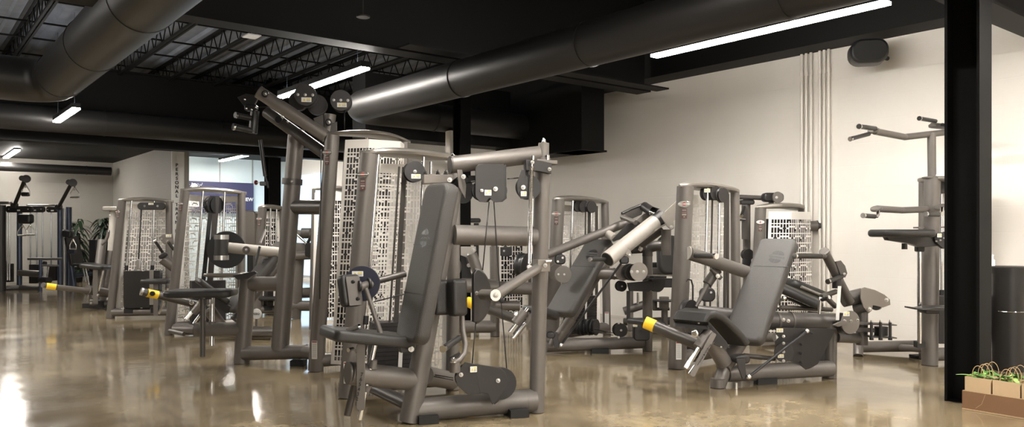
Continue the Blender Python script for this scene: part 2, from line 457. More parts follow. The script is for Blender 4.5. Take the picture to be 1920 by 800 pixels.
# polished concrete
def floor_mat():
    m = bpy.data.materials.new('polished_concrete'); m.use_nodes = True; nt = m.node_tree; N = nt.nodes; L = nt.links
    b = N['Principled BSDF']; g = N.new('ShaderNodeNewGeometry')
    n1 = N.new('ShaderNodeTexNoise'); n1.inputs['Scale'].default_value = .9; n1.inputs['Detail'].default_value = 8; n1.inputs['Roughness'].default_value = .62
    n1.inputs['Distortion'].default_value = .6
    L.new(g.outputs['Position'], n1.inputs['Vector'])
    r = N.new('ShaderNodeValToRGB'); e = r.color_ramp.elements
    e[0].position = .32; e[0].color = (.13, .098, .053, 1); e[1].position = .74; e[1].color = (.455, .37, .235, 1)
    x = e.new(.5); x.color = (.25, .195, .118, 1)
    L.new(n1.outputs[0], r.inputs[0])
    n2 = N.new('ShaderNodeTexNoise'); n2.inputs['Scale'].default_value = 9; n2.inputs['Detail'].default_value = 9; n2.inputs['Roughness'].default_value = .7
    L.new(g.outputs['Position'], n2.inputs['Vector'])
    r2 = N.new('ShaderNodeMapRange'); r2.inputs[1].default_value = .3; r2.inputs[2].default_value = .7; r2.inputs[3].default_value = .62; r2.inputs[4].default_value = 1.34
    L.new(n2.outputs[0], r2.inputs[0])
    mx = N.new('ShaderNodeVectorMath'); mx.operation = 'SCALE'; L.new(r.outputs[0], mx.inputs[0]); L.new(r2.outputs[0], mx.inputs['Scale'])
    # saw-cut joints every few metres
    sp = N.new('ShaderNodeSeparateXYZ'); L.new(g.outputs['Position'], sp.inputs[0])
    def joint(axis, period, off):
        a = N.new('ShaderNodeMath'); a.operation = 'ADD'; a.inputs[1].default_value = off+1000*period; L.new(sp.outputs[axis], a.inputs[0])
        c = N.new('ShaderNodeMath'); c.operation = 'MODULO'; c.inputs[1].default_value = period; L.new(a.outputs[0], c.inputs[0])
        d = N.new('ShaderNodeMath'); d.operation = 'LESS_THAN'; d.inputs[1].default_value = .007; L.new(c.outputs[0], d.inputs[0]); return d
    ja = joint('X', 3.9, -1.2); jb = joint('Y', 3.9, -.65)
    jm = N.new('ShaderNodeMath'); jm.operation = 'MAXIMUM'; L.new(ja.outputs[0], jm.inputs[0]); L.new(jb.outputs[0], jm.inputs[1])
    mixj = N.new('ShaderNodeMix'); mixj.data_type = 'RGBA'; L.new(jm.outputs[0], mixj.inputs['Factor'])
    L.new(mx.outputs[0], mixj.inputs[6]); mixj.inputs[7].default_value = (.06, .045, .03, 1)
    L.new(mixj.outputs[2], b.inputs['Base Color'])
    n3 = N.new('ShaderNodeTexNoise'); n3.inputs['Scale'].default_value = 2.2; n3.inputs['Detail'].default_value = 6
    L.new(g.outputs['Position'], n3.inputs['Vector'])
    r3 = N.new('ShaderNodeMapRange'); r3.inputs[1].default_value = .35; r3.inputs[2].default_value = .7; r3.inputs[3].default_value = .10; r3.inputs[4].default_value = .2
    L.new(n3.outputs[0], r3.inputs[0]); L.new(r3.outputs[0], b.inputs['Roughness'])
    b.inputs['Specular IOR Level'].default_value = .6
    b.inputs['Coat Weight'].default_value = .55; b.inputs['Coat Roughness'].default_value = .09; b.inputs['Coat IOR'].default_value = 1.6
    n4 = N.new('ShaderNodeTexNoise'); n4.inputs['Scale'].default_value = 3.0; n4.inputs['Detail'].default_value = 2
    L.new(g.outputs['Position'], n4.inputs['Vector'])
    bp = N.new('ShaderNodeBump'); bp.inputs['Strength'].default_value = .25; bp.inputs['Distance'].default_value = .01
    L.new(n4.outputs[0], bp.inputs['Height']); L.new(bp.outputs[0], b.inputs['Normal']); L.new(bp.outputs[0], b.inputs['Coat Normal'])
    return m
M['floor'] = floor_mat()
def block_mat(name, col, strength=.35):
    """painted concrete blocks: faint mortar lines"""
    m = bpy.data.materials.new(name); m.use_nodes = True; nt = m.node_tree; N = nt.nodes; L = nt.links
    b = N['Principled BSDF']; g = N.new('ShaderNodeNewGeometry'); sp = N.new('ShaderNodeSeparateXYZ'); L.new(g.outputs['Position'], sp.inputs[0])
    ad = N.new('ShaderNodeMath'); ad.operation = 'ADD'; L.new(sp.outputs['X'], ad.inputs[0]); L.new(sp.outputs['Y'], ad.inputs[1])
    cb = N.new('ShaderNodeCombineXYZ'); L.new(ad.outputs[0], cb.inputs[0]); L.new(sp.outputs['Z'], cb.inputs[1])
    br = N.new('ShaderNodeTexBrick'); L.new(cb.outputs[0], br.inputs['Vector'])
    br.inputs['Scale'].default_value = 1; br.inputs['Brick Width'].default_value = .40; br.inputs['Row Height'].default_value = .20
    br.inputs['Mortar Size'].default_value = .006; br.inputs['Mortar Smooth'].default_value = .6
    ns = N.new('ShaderNodeTexNoise'); ns.inputs['Scale'].default_value = 1.7; ns.inputs['Detail'].default_value = 6; L.new(g.outputs['Position'], ns.inputs['Vector'])
    mr = N.new('ShaderNodeMapRange'); mr.inputs[3].default_value = .93; mr.inputs[4].default_value = 1.07; L.new(ns.outputs[0], mr.inputs[0])
    sc = N.new('ShaderNodeVectorMath'); sc.operation = 'SCALE'; sc.inputs[0].default_value = col; L.new(mr.outputs[0], sc.inputs['Scale'])
    L.new(sc.outputs[0], b.inputs['Base Color'])
    inv = N.new('ShaderNodeMath'); inv.operation = 'MULTIPLY_ADD'; inv.inputs[1].default_value = -1; inv.inputs[2].default_value = 1; L.new(br.outputs['Fac'], inv.inputs[0])
    # some joints are painted over: fade them with a noise
    n2 = N.new('ShaderNodeTexNoise'); n2.inputs['Scale'].default_value = 2.5; L.new(g.outputs['Position'], n2.inputs['Vector'])
    n3 = N.new('ShaderNodeTexNoise'); n3.inputs['Scale'].default_value = 60; L.new(g.outputs['Position'], n3.inputs['Vector'])
    mu = N.new('ShaderNodeMath'); mu.operation = 'MULTIPLY'; L.new(inv.outputs[0], mu.inputs[0]); L.new(n2.outputs[0], mu.inputs[1])
    a2 = N.new('ShaderNodeMath'); a2.operation = 'MULTIPLY_ADD'; a2.inputs[1].default_value = .12; L.new(n3.outputs[0], a2.inputs[0]); L.new(mu.outputs[0], a2.inputs[2])
    bp = N.new('ShaderNodeBump'); bp.inputs['Strength'].default_value = strength; bp.inputs['Distance'].default_value = .006
    L.new(a2.outputs[0], bp.inputs['Height']); L.new(bp.outputs[0], b.inputs['Normal'])
    b.inputs['Roughness'].default_value = .55
    return m
M['wall'] = block_mat('painted_block_wall', (.80, .765, .71), .16)
M['pipe'] = mat('cream_pipe_paint', (.80, .765, .71), .5)
M['wallgrey'] = block_mat('painted_block_wall_grey', (.34, .322, .29))
M['wallblue'] = mat('pale_blue_recess_wall', (.60, .70, .72), .6, noise=.03)  # even pale blue over the recess wall
M['deck'] = mat('grey_roof_deck', (.20, .22, .26), .7, noise=.35, nscale=5)

UB = -4.0; VL = -4.0; WR = 8.85; UF = 23.6; DECK = Zr(3.32)
struct('floor', quadbox(VL, WR+.3, UB, UF+.4, -.12, 0), 'floor')
struct('wall_right', quadbox(WR, WR+.25, UB, UF+.3, 0, DECK), 'wall')
struct('wall_far', quadbox(VL, 4.74, UF, UF+.25, 0, DECK), 'wallgrey')
struct('wall_left', quadbox(VL-.25, VL, UB, UF+.3, 0, DECK), mat('bounce_cut_dark_grey', (.10, .095, .09), .6))  # unseen wall, darkened to cut bounce light on the front back pad
struct('wall_back', quadbox(VL, WR, UB-.25, UB, 0, DECK), 'wall')
q = MB()
for i in range(5): q.box((-2.8+i*1.1, UB*S+.02, 1.35), (.03, 0, 0), (0, .02, 0), (0, 0, .78))
for z in (.58, 2.12): q.box((-.6, UB*S+.02, z), (2.25, 0, 0), (0, .02, 0), (0, 0, .03))
struct('window_1', q, 'black')
struct('wall_partition', quadbox(4.74, 5.06, 17.7, UF+.25, 0, DECK), 'wallgrey')
struct('wall_recess', quadbox(5.06, WR, 21.4, 21.6, 0, DECK), 'wallblue')
# wall panel seams of the recess
for i, px in enumerate((412, 473)):
    p = V(px, 330, 1); r = p.copy(); d = Vector((p.x, p.y, 0)); k = 21.4*S/d.y
    struct('trim_%d' % (20+i), MB().box((d.x*k, 21.385*S, 1.6), (.006, 0, 0), (0, .01, 0), (0, 0, 1.6)), 'labelgrey')
struct('added_glow_pane', quadbox(8.80, 8.84, 18.6, 21.2, .1, 2.2), mat('bluish_glow', (.50, .70, .95), .3, emit=.9))  # glowing pane added to brighten the pale blue recess wall
# ceiling: corrugated deck, dark paint
b = MB(); v = VL
ribs = []
while v < WR+.3:
    ribs += [(v, 0), (v+.12, 0), (v+.15, .04), (v+.27, .04)]; v += .30
P0 = [Vector((q*S, 7.5*S, DECK+z)) for q, z in ribs]; P1 = [Vector((q*S, (UF+.4)*S, DECK+z)) for q, z in ribs]; Pm = [Vector((q*S, (UB-.3)*S, DECK+z)) for q, z in ribs]
nn_ = len(ribs)
b.add(P0+P1, [[i, i+1, nn_+i+1, nn_+i] for i in range(nn_-1)]); struct('ceiling', b, 'deck')
b = MB(); b.add(Pm+P0, [[i, i+1, nn_+i+1, nn_+i] for i in range(nn_-1)]); struct('ceiling_near', b, 'blackpaint')

# girders and soffits (v0,v1,u0,u1,z0,z1) above-eye survey units for z
gi = [1]
def girder(v0, v1, u, zb, zt, hw=.13):
    b = quadbox(v0, v1, u-hw, u+hw, zb, zb+.018); quadbox(v0, v1, u-.012, u+.012, zb, zt, b); quadbox(v0, v1, u-hw, u+hw, zt-.018, zt, b)
    struct('trim_%d' % gi[0], b, 'blackpaint'); gi[0] += 1
girder(VL, 8.35, 7.5, Zr(1.97), Zr(3.3))
girder(VL, 8.85, 2.6, Zr(1.82), Zr(2.6))
girder(VL, 8.85, 16.0, Zr(1.59), Zr(3.0), .16)
for bx in ((8.45, WR, UB, UF, Zr(2.2), DECK), (VL, 4.74, 19.2, UF, Zr(1.9), Zr(2.2)), (5.06, WR, 17, 21.4, Zr(2.0), Zr(2.4))):
    struct('trim_%d' % gi[0], quadbox(*bx), 'blackpaint'); gi[0] += 1
# white pilaster beside the middle column
_p = VZ(846.5, 8.95, 0)
struct('trim_%d' % gi[0], MB().box(_p+UP*1.08, (.05, 0, 0), (0, .05, 0), (0, 0, 1.08)), 'wall'); gi[0] += 1

# steel joists along the roof
n_j = 0
JB = Zr(2.95); JT = DECK-.01
places = ['over the middle of the room'] 
vj = -0.6
for k in range(12):
    vv = -.97+.86*k
    u0, u1 = (7.6, 19.0) 
    b = MB()
    for zz in (JB, JT-.02):
        for dv in (-.02, .02): b.box((vv*S+dv, (u0+u1)/2*S, zz), (.012, 0, 0), (0, (u1-u0)/2*S, 0), (0, 0, .014))
    nseg = 46; L_ = (u1-u0)*S/nseg
    for i in range(nseg):
        ya = u0*S+i*L_; za, zb = (JB, JT) if i % 2 == 0 else (JT, JB)
        b.tube((vv*S, ya, za), (vv*S, ya+L_, zb), .008, n=5, caps=False)
    o = b.build('ceiling_joist', 'blackpaint', origin=(vv*S, u0*S, JB))
    tag(o, 'black open-web steel roof joist spanning away under the grey roof deck', 'joist', 'roof joists under the deck')
for k, uu in enumerate((9.2, 11.6, 14.0, 16.6)):
    for zz in (JB+.03, JT-.05):
        o = MB().box((2.9, uu*S, zz), (4.0, 0, 0), (0, .01, 0), (0, 0, .01)).build('joist_bridging', 'blackpaint', origin=(2.9, uu*S, zz))
        tag(o, 'thin black bridging bar tying the roof joists crosswise', 'bar', 'bridging bars between the joists')

# ducts
def ductrun(name, label, pts, r, seams=True, group=None):
    t = Thing(name, label, 'duct', pts[0])
    q = MB().path([Vector(p) for p in pts], r, n=40); t.part('duct_pipe', q, 'duct')
    for i in range(len(pts)-1):
        a, b_ = Vector(pts[i]), Vector(pts[i+1]); L_ = (b_-a).length; d = (b_-a)/L_
        if L_ < 1.0: continue
        s = .7
        while s < L_-.2:
            t.part('duct_seam', MB().tube(a+d*s, a+d*(s+.02), r+.006, n=40), 'duct'); s += 1.55
    return t
def bend(p, d0, d1, R, n=8):
    """points of a quarter turn leaving p along d0 into d1"""
    p = Vector(p); d0 = Vector(d0); d1 = Vector(d1)
    return [p+d0*R*math.sin(math.pi/2*i/n)+d1*R*(1-math.cos(math.pi/2*i/n)) for i in range(n+1)]
zA = Zr(1.70)
ductrun('round_duct', 'long black round air duct sloping in view past the long bright strip light', [(4.93*S, (UB+.1)*S, zA), (4.93*S, 9.35*S, zA)] + bend((4.93*S, 9.35*S, zA), (0, 1, 0), (1, 0, 0), .32)[1:] + [(8.1*S, 9.35*S+.32, zA)], .155)
zB = Zr(1.97)
ductrun('round_duct', 'widest black round air duct crossing the upper left corner', [(1.65*S, (UB+.1)*S, zB), (1.65*S, 11.4*S, zB)] + bend((1.65*S, 11.4*S, zB), (0, 1, 0), (-1, 0, 0), .3)[1:] + [(-1.5*S, 11.4*S+.3, zB)], .218)
ductrun('cross_duct', 'dark round duct running crosswise behind the wide left duct', [(-2*S, 15.4*S, 2.49), (8.3*S, 15.4*S, 2.49)], .17)
ductrun('cross_duct', 'lower dark crosswise duct above the pale blue wall', [(-2*S, 17.2*S, 2.60), (8.3*S, 17.2*S, 2.60)], .15)
t = ductrun('capped_pipe', 'black capped pipe running crosswise high on the far wall', [(-3*S, 22.9*S, Zr(1.62)), (4.55*S, 22.9*S, Zr(1.62))], .085)
# rectangular duct on the right wall with its crosswise branch
t = Thing('rectangular_duct', 'black boxy air duct dropping beside the pale right wall', 'duct', uvz(8.4, 8.7, Zr(1.21)))
t.part('drop_box', quadbox(7.95, 8.42, 8.36, 10.45, Zr(1.21), Zr(2.2)), 'blackpaint')
t.part('branch', quadbox(5.3, 7.95, 10.05, 10.45, Zr(1.38), Zr(2.3)), 'blackpaint')
t.part('flange', quadbox(7.92, 8.45, 8.33, 8.98, Zr(1.21), Zr(1.235)), 'blackpaint')
o = quadbox(4.2, 8.3, 7.0, 7.22, Zr(1.95), Zr(1.97)).build('ceiling_channel', 'blackpaint'); o.name = 'trim_30'; o['kind'] = 'structure'

# steel columns
def column(v, u, wdt, lab, dark='colpaint'):
    t = Thing('steel_column', lab, 'column', uvz(v, u, 0))
    h = DECK-.02; c = uvz(v, u, h/2); w2 = wdt/2
    b = MB()
    for sg in (-1, 1): b.box(c+Vector((0, sg*w2, 0)), (w2, 0, 0), (0, .008, 0), (0, 0, h/2))
    b.box(c, (.006, 0, 0), (0, w2, 0), (0, 0, h/2))
    t.part('flanged_shaft', b, dark)
    t.part('base_plate', MB().box(uvz(v, u, .003), (w2, 0, 0), (0, w2, 0), (0, 0, .003)), dark)
    return t
def isect_v(px, v):     # u where the sight line of column px meets plane v
    k = (px-CX)/F; a = FW+RT*k; return v*a.y/a.x
column(6.47, 2.51, .175, 'thick black steel column in front at the right, beside the paper bags')
column(6.42, isect_v(866, 6.42), .135, 'slim brown-black steel column rising behind the seated machine\'s back pad')
column(6.42, isect_v(511, 6.42), .20, 'black steel column before the pale blue wall with a ball joint arm on it')
# conduits on the right wall
for i, px in enumerate((1503, 1511.5, 1520.5, 1537, 1545, 1553.5)):
    u = isect_v(px, 8.80)
    c = uvz(8.80, u, 0)
    t = Thing('wall_conduit', 'cream painted vertical conduit on the right wall, %s' % ['leftmost of six', 'second from the left of six', 'right pipe of the left trio', 'left pipe of the right trio', 'fifth from the left of six', 'rightmost of six'][i], 'pipe', c, 'conduits on the right wall')
    t.part('pipe', MB().tube(c+UP*.0, c+UP*(Zr(2.2)-.002), .013, n=14), 'pipe')
    t.part('coupling', MB().tube(c+UP*(Zr(1.92)), c+UP*(Zr(1.92)+.04), .018, n=14), 'pipe')
# speaker on the wall
c = V(1627, 99, 6.6)
t = Thing('wall_speaker', 'black drum-shaped speaker mounted high on the right wall', 'speaker', c)
ax = Vector((-.35, -.94, -.15)).normalized()
b = MB(); b.slab(rrect(.30, .205, .09), c, D(1, -.25), UP, .20, .03, 4); t.part('speaker_body', b, 'black')
t.part('speaker_bracket', MB().tube(c, c+Vector((.35, 0, 0)), .02), 'black')
t.part('speaker_grille', MB().slab(rrect(.26, .165, .075), c-D(1, -.25).cross(UP).normalized()*-.101, D(1, -.25), UP, .01, .003), 'rubber')

# ------------------------------------------------------------------ linear lights
def lamp_mat():
    m = bpy.data.materials.new('lamp_diffuser'); m.use_nodes = True; b_ = m.node_tree.nodes['Principled BSDF']
    b_.inputs['Base Color'].default_value = (.9, .9, .9, 1); b_.inputs['Emission Color'].default_value = (1, .945, .87, 1); b_.inputs['Emission Strength'].default_value = LAMP
    return m
M['lamp'] = lamp_mat(); M['uplamp'] = mat('uplight_lens', (.75, .85, 1), .5, emit=16)
ZL = Zr(1.87)
def fixture(v, u0, u1, label, z=ZL, visible=True):
    c = uvz(v, (u0+u1)/2, z); L_ = (u1-u0)*S
    t = Thing('linear_light', label, 'ceiling light', c)
    b = MB(); b.box(c+UP*.022, (.044, 0, 0), (0, L_/2, 0), (0, 0, .026)); t.part('housing', b, 'black')
    t.part('diffuser', MB().box(c-UP*.012, (.041, 0, 0), (0, L_/2-.002, 0), (0, 0, .012)), 'lamp')
    t.part('uplight_slot', MB().box(c+UP*.0495, (.02, 0, 0), (0, L_/2-.05, 0), (0, 0, .002)), 'uplamp')
    for sg in (-1, 1):
        t.part('hanger_wire', MB().tube(c+Vector((0, sg*L_*.42, .05)), Vector((c.x, c.y+sg*L_*.42, DECK)), .0015, n=5), 'black')
    return t
fixture(6.28, 3.03, 5.50, 'longest bright strip light hanging at the upper right')
fixture(4.18, 7.92, 10.36, 'bright strip light hanging above the tall pulldown machine')
fixture(2.15, 13.2, 15.0, 'small bright strip light hanging just under the wide left duct')
fixture(6.68, 18.06, 20.6, 'strip light hanging before the pale blue wall')
fixture(2.2, 20.7, 23.1, 'strip light cut by the left edge, low over the cable station')
off = [(4.2, -1.6, .9), (2.2, -2.6, -.1), (2.65, 2.2, 4.6), (6.9, -3.2, -.7), (-.9, 8.3, 10.8), (-.6, 12.4, 14.9), (7.3, -.4, 1.6)]  # fixtures out of view, some added to brighten right wall and lettered wall end
for i, (v, a, b_) in enumerate(off):
    fixture(v, a, b_, 'strip light hanging outside the picture', z=ZL).o['group'] = 'strip lights outside the picture'

t = Thing('ceiling_plate', 'small pale rectangular plate under the roof joists', 'plate', V(472, 68, 8.2)); t.part('plate_panel', MB().box(V(472, 68, 8.2), (.07, 0, 0), (0, .09, 0), (0, 0, .006)), 'label')
t.part('plate_hanger', MB().tube(V(472, 68, 8.2), Vector((V(472, 68, 8.2).x, V(472, 68, 8.2).y, JB)), .004, n=6), 'steel')
c = V(681, 31, 5.2)
t = Thing('pendant_cup', 'small dark ceiling cup hanging on a thin wire, top centre', 'ceiling fitting', c); t.part('cup', MB().disc(c, UP, .045, .012, .003), 'plate'); t.part('cup_wire', MB().tube(c, Vector((c.x, c.y, DECK)), .003, n=6), 'black')

# ================================================================== M1: seated machine in front
def A(px, py, Y): return V(px, py, Y)
t = Thing('seated_weight_machine', 'nearest seated machine with tall upright black back pad, knee pads and a coil spring', 'exercise machine', VZ(800, 4.3, 0))
P, d, nn, W = tower(t, (652, 4.72), 692, (848, 4.95), 852, 1.475, .058, .042, 1, stack=True,
                    rods=((.10, -.02), (.62, -.02)), stk=(.18, .72, .44), scr=((.02, .06), (.22, .24), (.62, .24), (.96, .06)), base=True,
                    belts=((.40, -.03, .44, 1.4, .03), (.33, -.05, .44, 1.4, .012)), info=(0, .16))
r = .057
t.tubes('main_frame_tube', 'frame', [(VZ(768, 4.10, 0.003), A(850, 352, 4.26), .057, .050)])
t.tubes('upper_beam', 'frame', [(A(846, 309, 4.24), A(1012, 289, 4.335), .047)])
t.part('end_cap', MB().disc(A(845, 309, 4.24), D(-.8, -.3, -.05), .049, .012, .003), 'frame_dark')
t.tubes('middle_beam', 'frame', [(A(852, 440, 4.19), A(1004, 443, 4.335), .054)])
t.tubes('outer_post', 'frame', [(VZ(1006, 4.335, .003), A(1018, 296, 4.335), .043)])
t.tubes('base_tube', 'frame', [(A(772, 769, 4.12), A(1003, 749, 4.325), .061)])
t.part('weld_collar', MB().tube(A(985, 751, 4.31), A(993, 750, 4.317), .064, n=28), 'frame')
t.tubes('seat_tube', 'frame', [(A(655, 699, 3.90), A(778, 712, 4.13), .058)])
t.part('end_plug', MB().disc(A(653, 698.5, 3.896), D(-.83, -.5, .05), .058, .012, .003), 'frame_dark')
t.tubes('cross_tube', 'frame', [(A(795, 703, 4.3), A(846, 713, 4.9), .055)])
t.tubes('lower_brace', 'frame_dark', [(A(690, 722, 4.6), A(765, 757, 4.2), .035)])
for px, py, Y in ((968, 771, 4.26), (800, 788, 4.12)):
    c = A(px, py, Y); t.part('rubber_foot', MB().box(Vector((c.x, c.y, .022)), D(.05, .015), D(-.02, .07), UP*.021), 'rubber')
# top cylinder, bolt, brackets
t.tubes('pivot_sleeve', 'frame', [(A(1019, 300, 4.335), A(1019.5, 268, 4.335), .030)])
t.part('bolt', MB().bolt(A(1019.5, 268, 4.335), UP, .014, .012), 'chrome')
t.part('bolt', MB().bolt(A(849, 296, 4.24), UP, .012, .012), 'chrome')
t.plate('top_bracket', 'frame', [(1002, 299), (1040, 302), (1040, 309), (1002, 306)], 4.30, .3, .09, .004)
t.plate('spring_bracket', 'plate', [(984, 300), (1006, 301), (1032, 306), (1031, 326), (1004, 321), (984, 320)], 4.26, .3, .05, .003)
t.bolts([A(1030, 317, 4.25), A(998, 304, 4.2)], D(.3, -.95), .010)
t.tubes('stud', 'chrome', [(A(1026, 302, 4.3), A(1026, 291, 4.3), .014)])
t.tubes('stud', 'chrome', [(A(999, 300, 4.25), A(999, 292, 4.25), .011)])
# spring
a = A(997, 312, 4.2); b_ = A(992.5, 494, 4.2); turns = 84; n = turns*9; dd = (b_-a).normalized(); x = dd.cross(FW).normalized(); y = dd.cross(x)
q = MB(); q.path([a.lerp(b_, i/n)+(x*math.cos(2*math.pi*i/9)+y*math.sin(2*math.pi*i/9))*.0105 for i in range(n+1)], .0024, n=5)
t.part('coil_spring', q, 'chrome')
t.tubes('spring_rod', 'steel', [(A(997, 306, 4.2), A(992.5, 505, 4.2), .006)])
t.part('spring_eye', MB().disc(A(992.5, 500, 4.2), D(0, -1), .016, .012, .004), 'chrome')
# arm bracket around the post and the cam arm
t.plate('arm_bracket', 'greyplate', [(1003, 486), (1026, 486), (1026, 508), (1003, 509)], 4.26, .3, .10, .004)
t.part('bolt', MB().tube(A(1024, 490, 4.2), A(1034, 489, 4.2), .009), 'chrome'); t.bolts([A(1022, 497, 4.2)], D(.3, -.95), .011)
t.tubes('lever_arm', 'frame', [(A(931, 552, 3.98), A(1014, 499, 4.24), .026)])
hub0 = A(905, 552, 4.08); hub1 = A(928, 553, 3.95); ha = (hub1-hub0).normalized()
t.tubes('pivot_hub', 'greyplate', [(hub0, hub1, .028)])
t.part('pivot_ring', MB().tube(hub1-ha*.002, hub1+ha*.008, .030, n=24), 'chrome')
t.part('pivot_bolt', MB().bolt(hub1+ha*.008, ha, .014), 'bolt')
t.part('pivot_ring', MB().tube(hub0-ha*.012, hub0, .020, n=20), 'chrome')
# half-round cam plate
q_ = D(.45, .9); cc = A(889, 555, 4.14)
R = .142; Pn = [(0, R), (0, -R*.98)]
Pn = [(-.01, R*.85), (-.01, -R*.95)] + [(R*.82*math.cos(math.radians(a)), R*math.sin(math.radians(a))) for a in range(-84, 91, 8)]
cm = t.part('cam_plate', MB().slab(Pn, cc, D(.72, .69), UP, .022, .004), 'plate')
rim = [cc+D(.72, .69).normalized()*(R*.80*math.cos(math.radians(a)))+UP*R*math.sin(math.radians(a)) for a in range(-84, 91, 6)]
t.part('cam_groove_rim', MB().path(rim, .008, n=8), 'frame_dark', cm)
t.bolts([A(893, 549, 4.11)], D(.69, -.72), .010)
# pulley housings under the upper beam
P1 = [(891, 314), (898, 308), (945, 307), (946, 372), (938, 378), (926, 379), (918, 371), (911, 379), (899, 378), (891, 368)]
t.plate('pulley_cheek', 'plate', P1, 4.18, .28, .006)
t.plate('pulley_cheek', 'plate', [(p[0]+4, p[1]) for p in P1], 4.25, .28, .006)
for px in (903, 931): t.part('pulley_wheel', MB().wheel(A(px, 357, 4.215), D(-.28, .96), .056, .03), 'black')
t.bolts([A(902, 357, 4.17), A(929, 354, 4.175)], D(.2, -.95), .012)
t.sticker(A(915, 361, 4.165), .037, .030, ex=D(.96, .28))
P2 = [(978, 318), (984, 318), (986, 328), (992, 334), (996, 350), (993, 366), (985, 373), (976, 372), (970, 360), (969, 344), (973, 332)]
t.plate('pulley_cheek', 'plate', P2, 4.22, .28, .006)
t.plate('pulley_cheek', 'plate', [(p[0]+6, p[1]) for p in P2], 4.30, .28, .006)
t.part('pulley_wheel', MB().wheel(A(990, 351, 4.26), D(-.28, .96), .068, .03), 'black')
t.bolts([A(981, 351, 4.21)], D(.2, -.95), .012); t.sticker(A(982, 363, 4.205), .032, .026, ex=D(.96, .28))
t.part('pulley_wheel', MB().wheel(A(866, 356, 4.33), D(-.7, .7), .075, .03), 'black')
t.plate('pulley_bracket', 'frame', [(857, 318), (866, 318), (874, 348), (872, 372), (860, 350)], 4.22, .5, .006)
t.bolts([A(869, 331, 4.2), A(843, 337, 4.2)], D(.3, -.95), .012)
t.part('cable_guide', MB().box(A(885, 334, 4.3), D(.018, .005), D(0, .02), UP*.014), 'plate')
def cable(t, pts, r=.0032, name='cable', mt='cable'): return t.part(name, MB().path(pts, r, n=8), mt)
cable(t, [A(875, 343, 4.28), A(893, 340, 4.24)]); cable(t, [A(951, 335, 4.24), A(975, 333, 4.26)])
cable(t, [A(917, 378, 4.21), A(905, 506, 4.17)]); cable(t, [A(926, 378, 4.21), A(934, 500, 4.2), A(940, 570, 4.2), A(951, 700, 4.22)])
cable(t, [A(892, 604, 4.15), A(885, 684, 4.15)]); cable(t, [A(800, 540, 4.3), A(700, 566, 4.2)])
cable(t, [A(1000, 515, 4.25), A(960, 545, 4.2), A(938, 562, 4.2)], .004)
t.part('cable_stop', MB().slab(circ(.014), A(941, 563, 4.2), D(1, 0), UP, .024, .008, 3), 'rubber')
cable(t, [A(807, 704, 4.3), A(850, 712, 4.3)]); cable(t, [A(807, 701, 4.32), A(850, 708, 4.32)])
# low pulley housing on the base tube
P3 = [(853, 706), (862, 690), (872, 678), (886, 681), (896, 686), (903, 698), (907, 736), (877, 740), (857, 722)]
P4 = [(889, 682), (938, 689), (948, 698), (952, 712), (949, 726), (930, 752), (923, 758), (915, 738), (900, 736)]
for dY in (0, .07):
    t.plate('low_pulley_cheek', 'plate', P3, 4.06+dY, .3, .006); t.plate('low_pulley_cheek', 'plate', [(p[0]+dY*60, p[1]) for p in P4], 4.1+dY*1.4, .3, .006)
t.part('pulley_wheel', MB().wheel(A(938, 718, 4.16), D(-.3, .95), .085, .035), 'black')
t.part('pulley_wheel', MB().wheel(A(878, 706, 4.11), D(-.3, .95), .070, .035), 'black')
t.bolts([A(864.5, 702, 4.04), A(934, 713, 4.1)], D(.2, -.95), .011)
t.sticker(A(888, 692, 4.045), .036, .030, ex=D(.96, .28))
# seat and back pad
w_ = D(.54, -.84)
al = D(.148, .095, .80)
bp, nz = t.pad('back_pad', 'pad', A(801, 492, 4.02), al, w_, .835, .262, .085, .055, .028, seams=(.10,))
nf = nz if nz.dot(D(-.8, -.6)) > 0 else -nz
for q in (.10, -.20):
    c = A(801, 492, 4.02)+al.normalized()*.835*q+nf*.0425
    t.part('seam', MB().box(c, w_.normalized()*.115, al.normalized()*.0018, nf*.0012), 'emboss', bp)
exx = -w_.normalized() if nz.dot(nf) < 0 else w_.normalized()
exx = al.cross(nf).normalized()
t.emblem(bp, A(801, 492, 4.02)+al.normalized()*.12+nf*.0425, exx*(1 if exx.dot(RT) > 0 else -1), al, 1.15)
sp, sn = t.pad('seat_pad', 'pad_dark', A(690, 631, 3.98), D(-.84, -.54, .16), D(.5, -.85, 0), .44, .29, .058, .04, .018)
t.plate('seat_support', 'plate', [(745, 640), (778, 640), (776, 656), (750, 660)], 4.0, .4, .05, .003)
t.bolts([A(771, 654, 3.95)], D(.3, -.95), .014)
pl = t.part('number_plate', MB().slab(rrect(.042, .335, .018), A(676.5, 706, 3.86), D(1, .1), A(689, 650, 3.9)-A(664, 762, 3.9), .008, .002), 'frame')
numbers(t, pl, A(678.5, 702, 3.85), A(667.5, 757, 3.85), D(0, -.0), D(1, .1), D(.1, 0, 1), .026)
t.tubes('chrome_guide_rod', 'chrome', [(A(703, 646, 3.93), A(674, 786, 3.93), .0125)])
t.part('rod_sleeve', MB().tube(A(700.5, 674, 3.93), A(698, 690, 3.93), .019, .022), 'frame')
t.part('rod_sleeve', MB().tube(A(689, 722, 3.93), A(686, 733, 3.93), .023, .019), 'frame')
t.tubes('inner_guide_rod', 'frame_dark', [(A(684, 642, 4.05), A(651, 778, 4.05), .018)])
t.tubes('adjust_rod', 'steel', [(A(675, 646, 3.98), A(672, 678, 3.98), .010)])
t.part('adjust_lever', MB().tube(A(653, 656, 3.93), A(662, 653, 3.96), .011, .008), 'chrome'); t.tubes('adjust_link', 'steel', [(A(662, 653, 3.96), A(672, 664, 4.0), .004)])
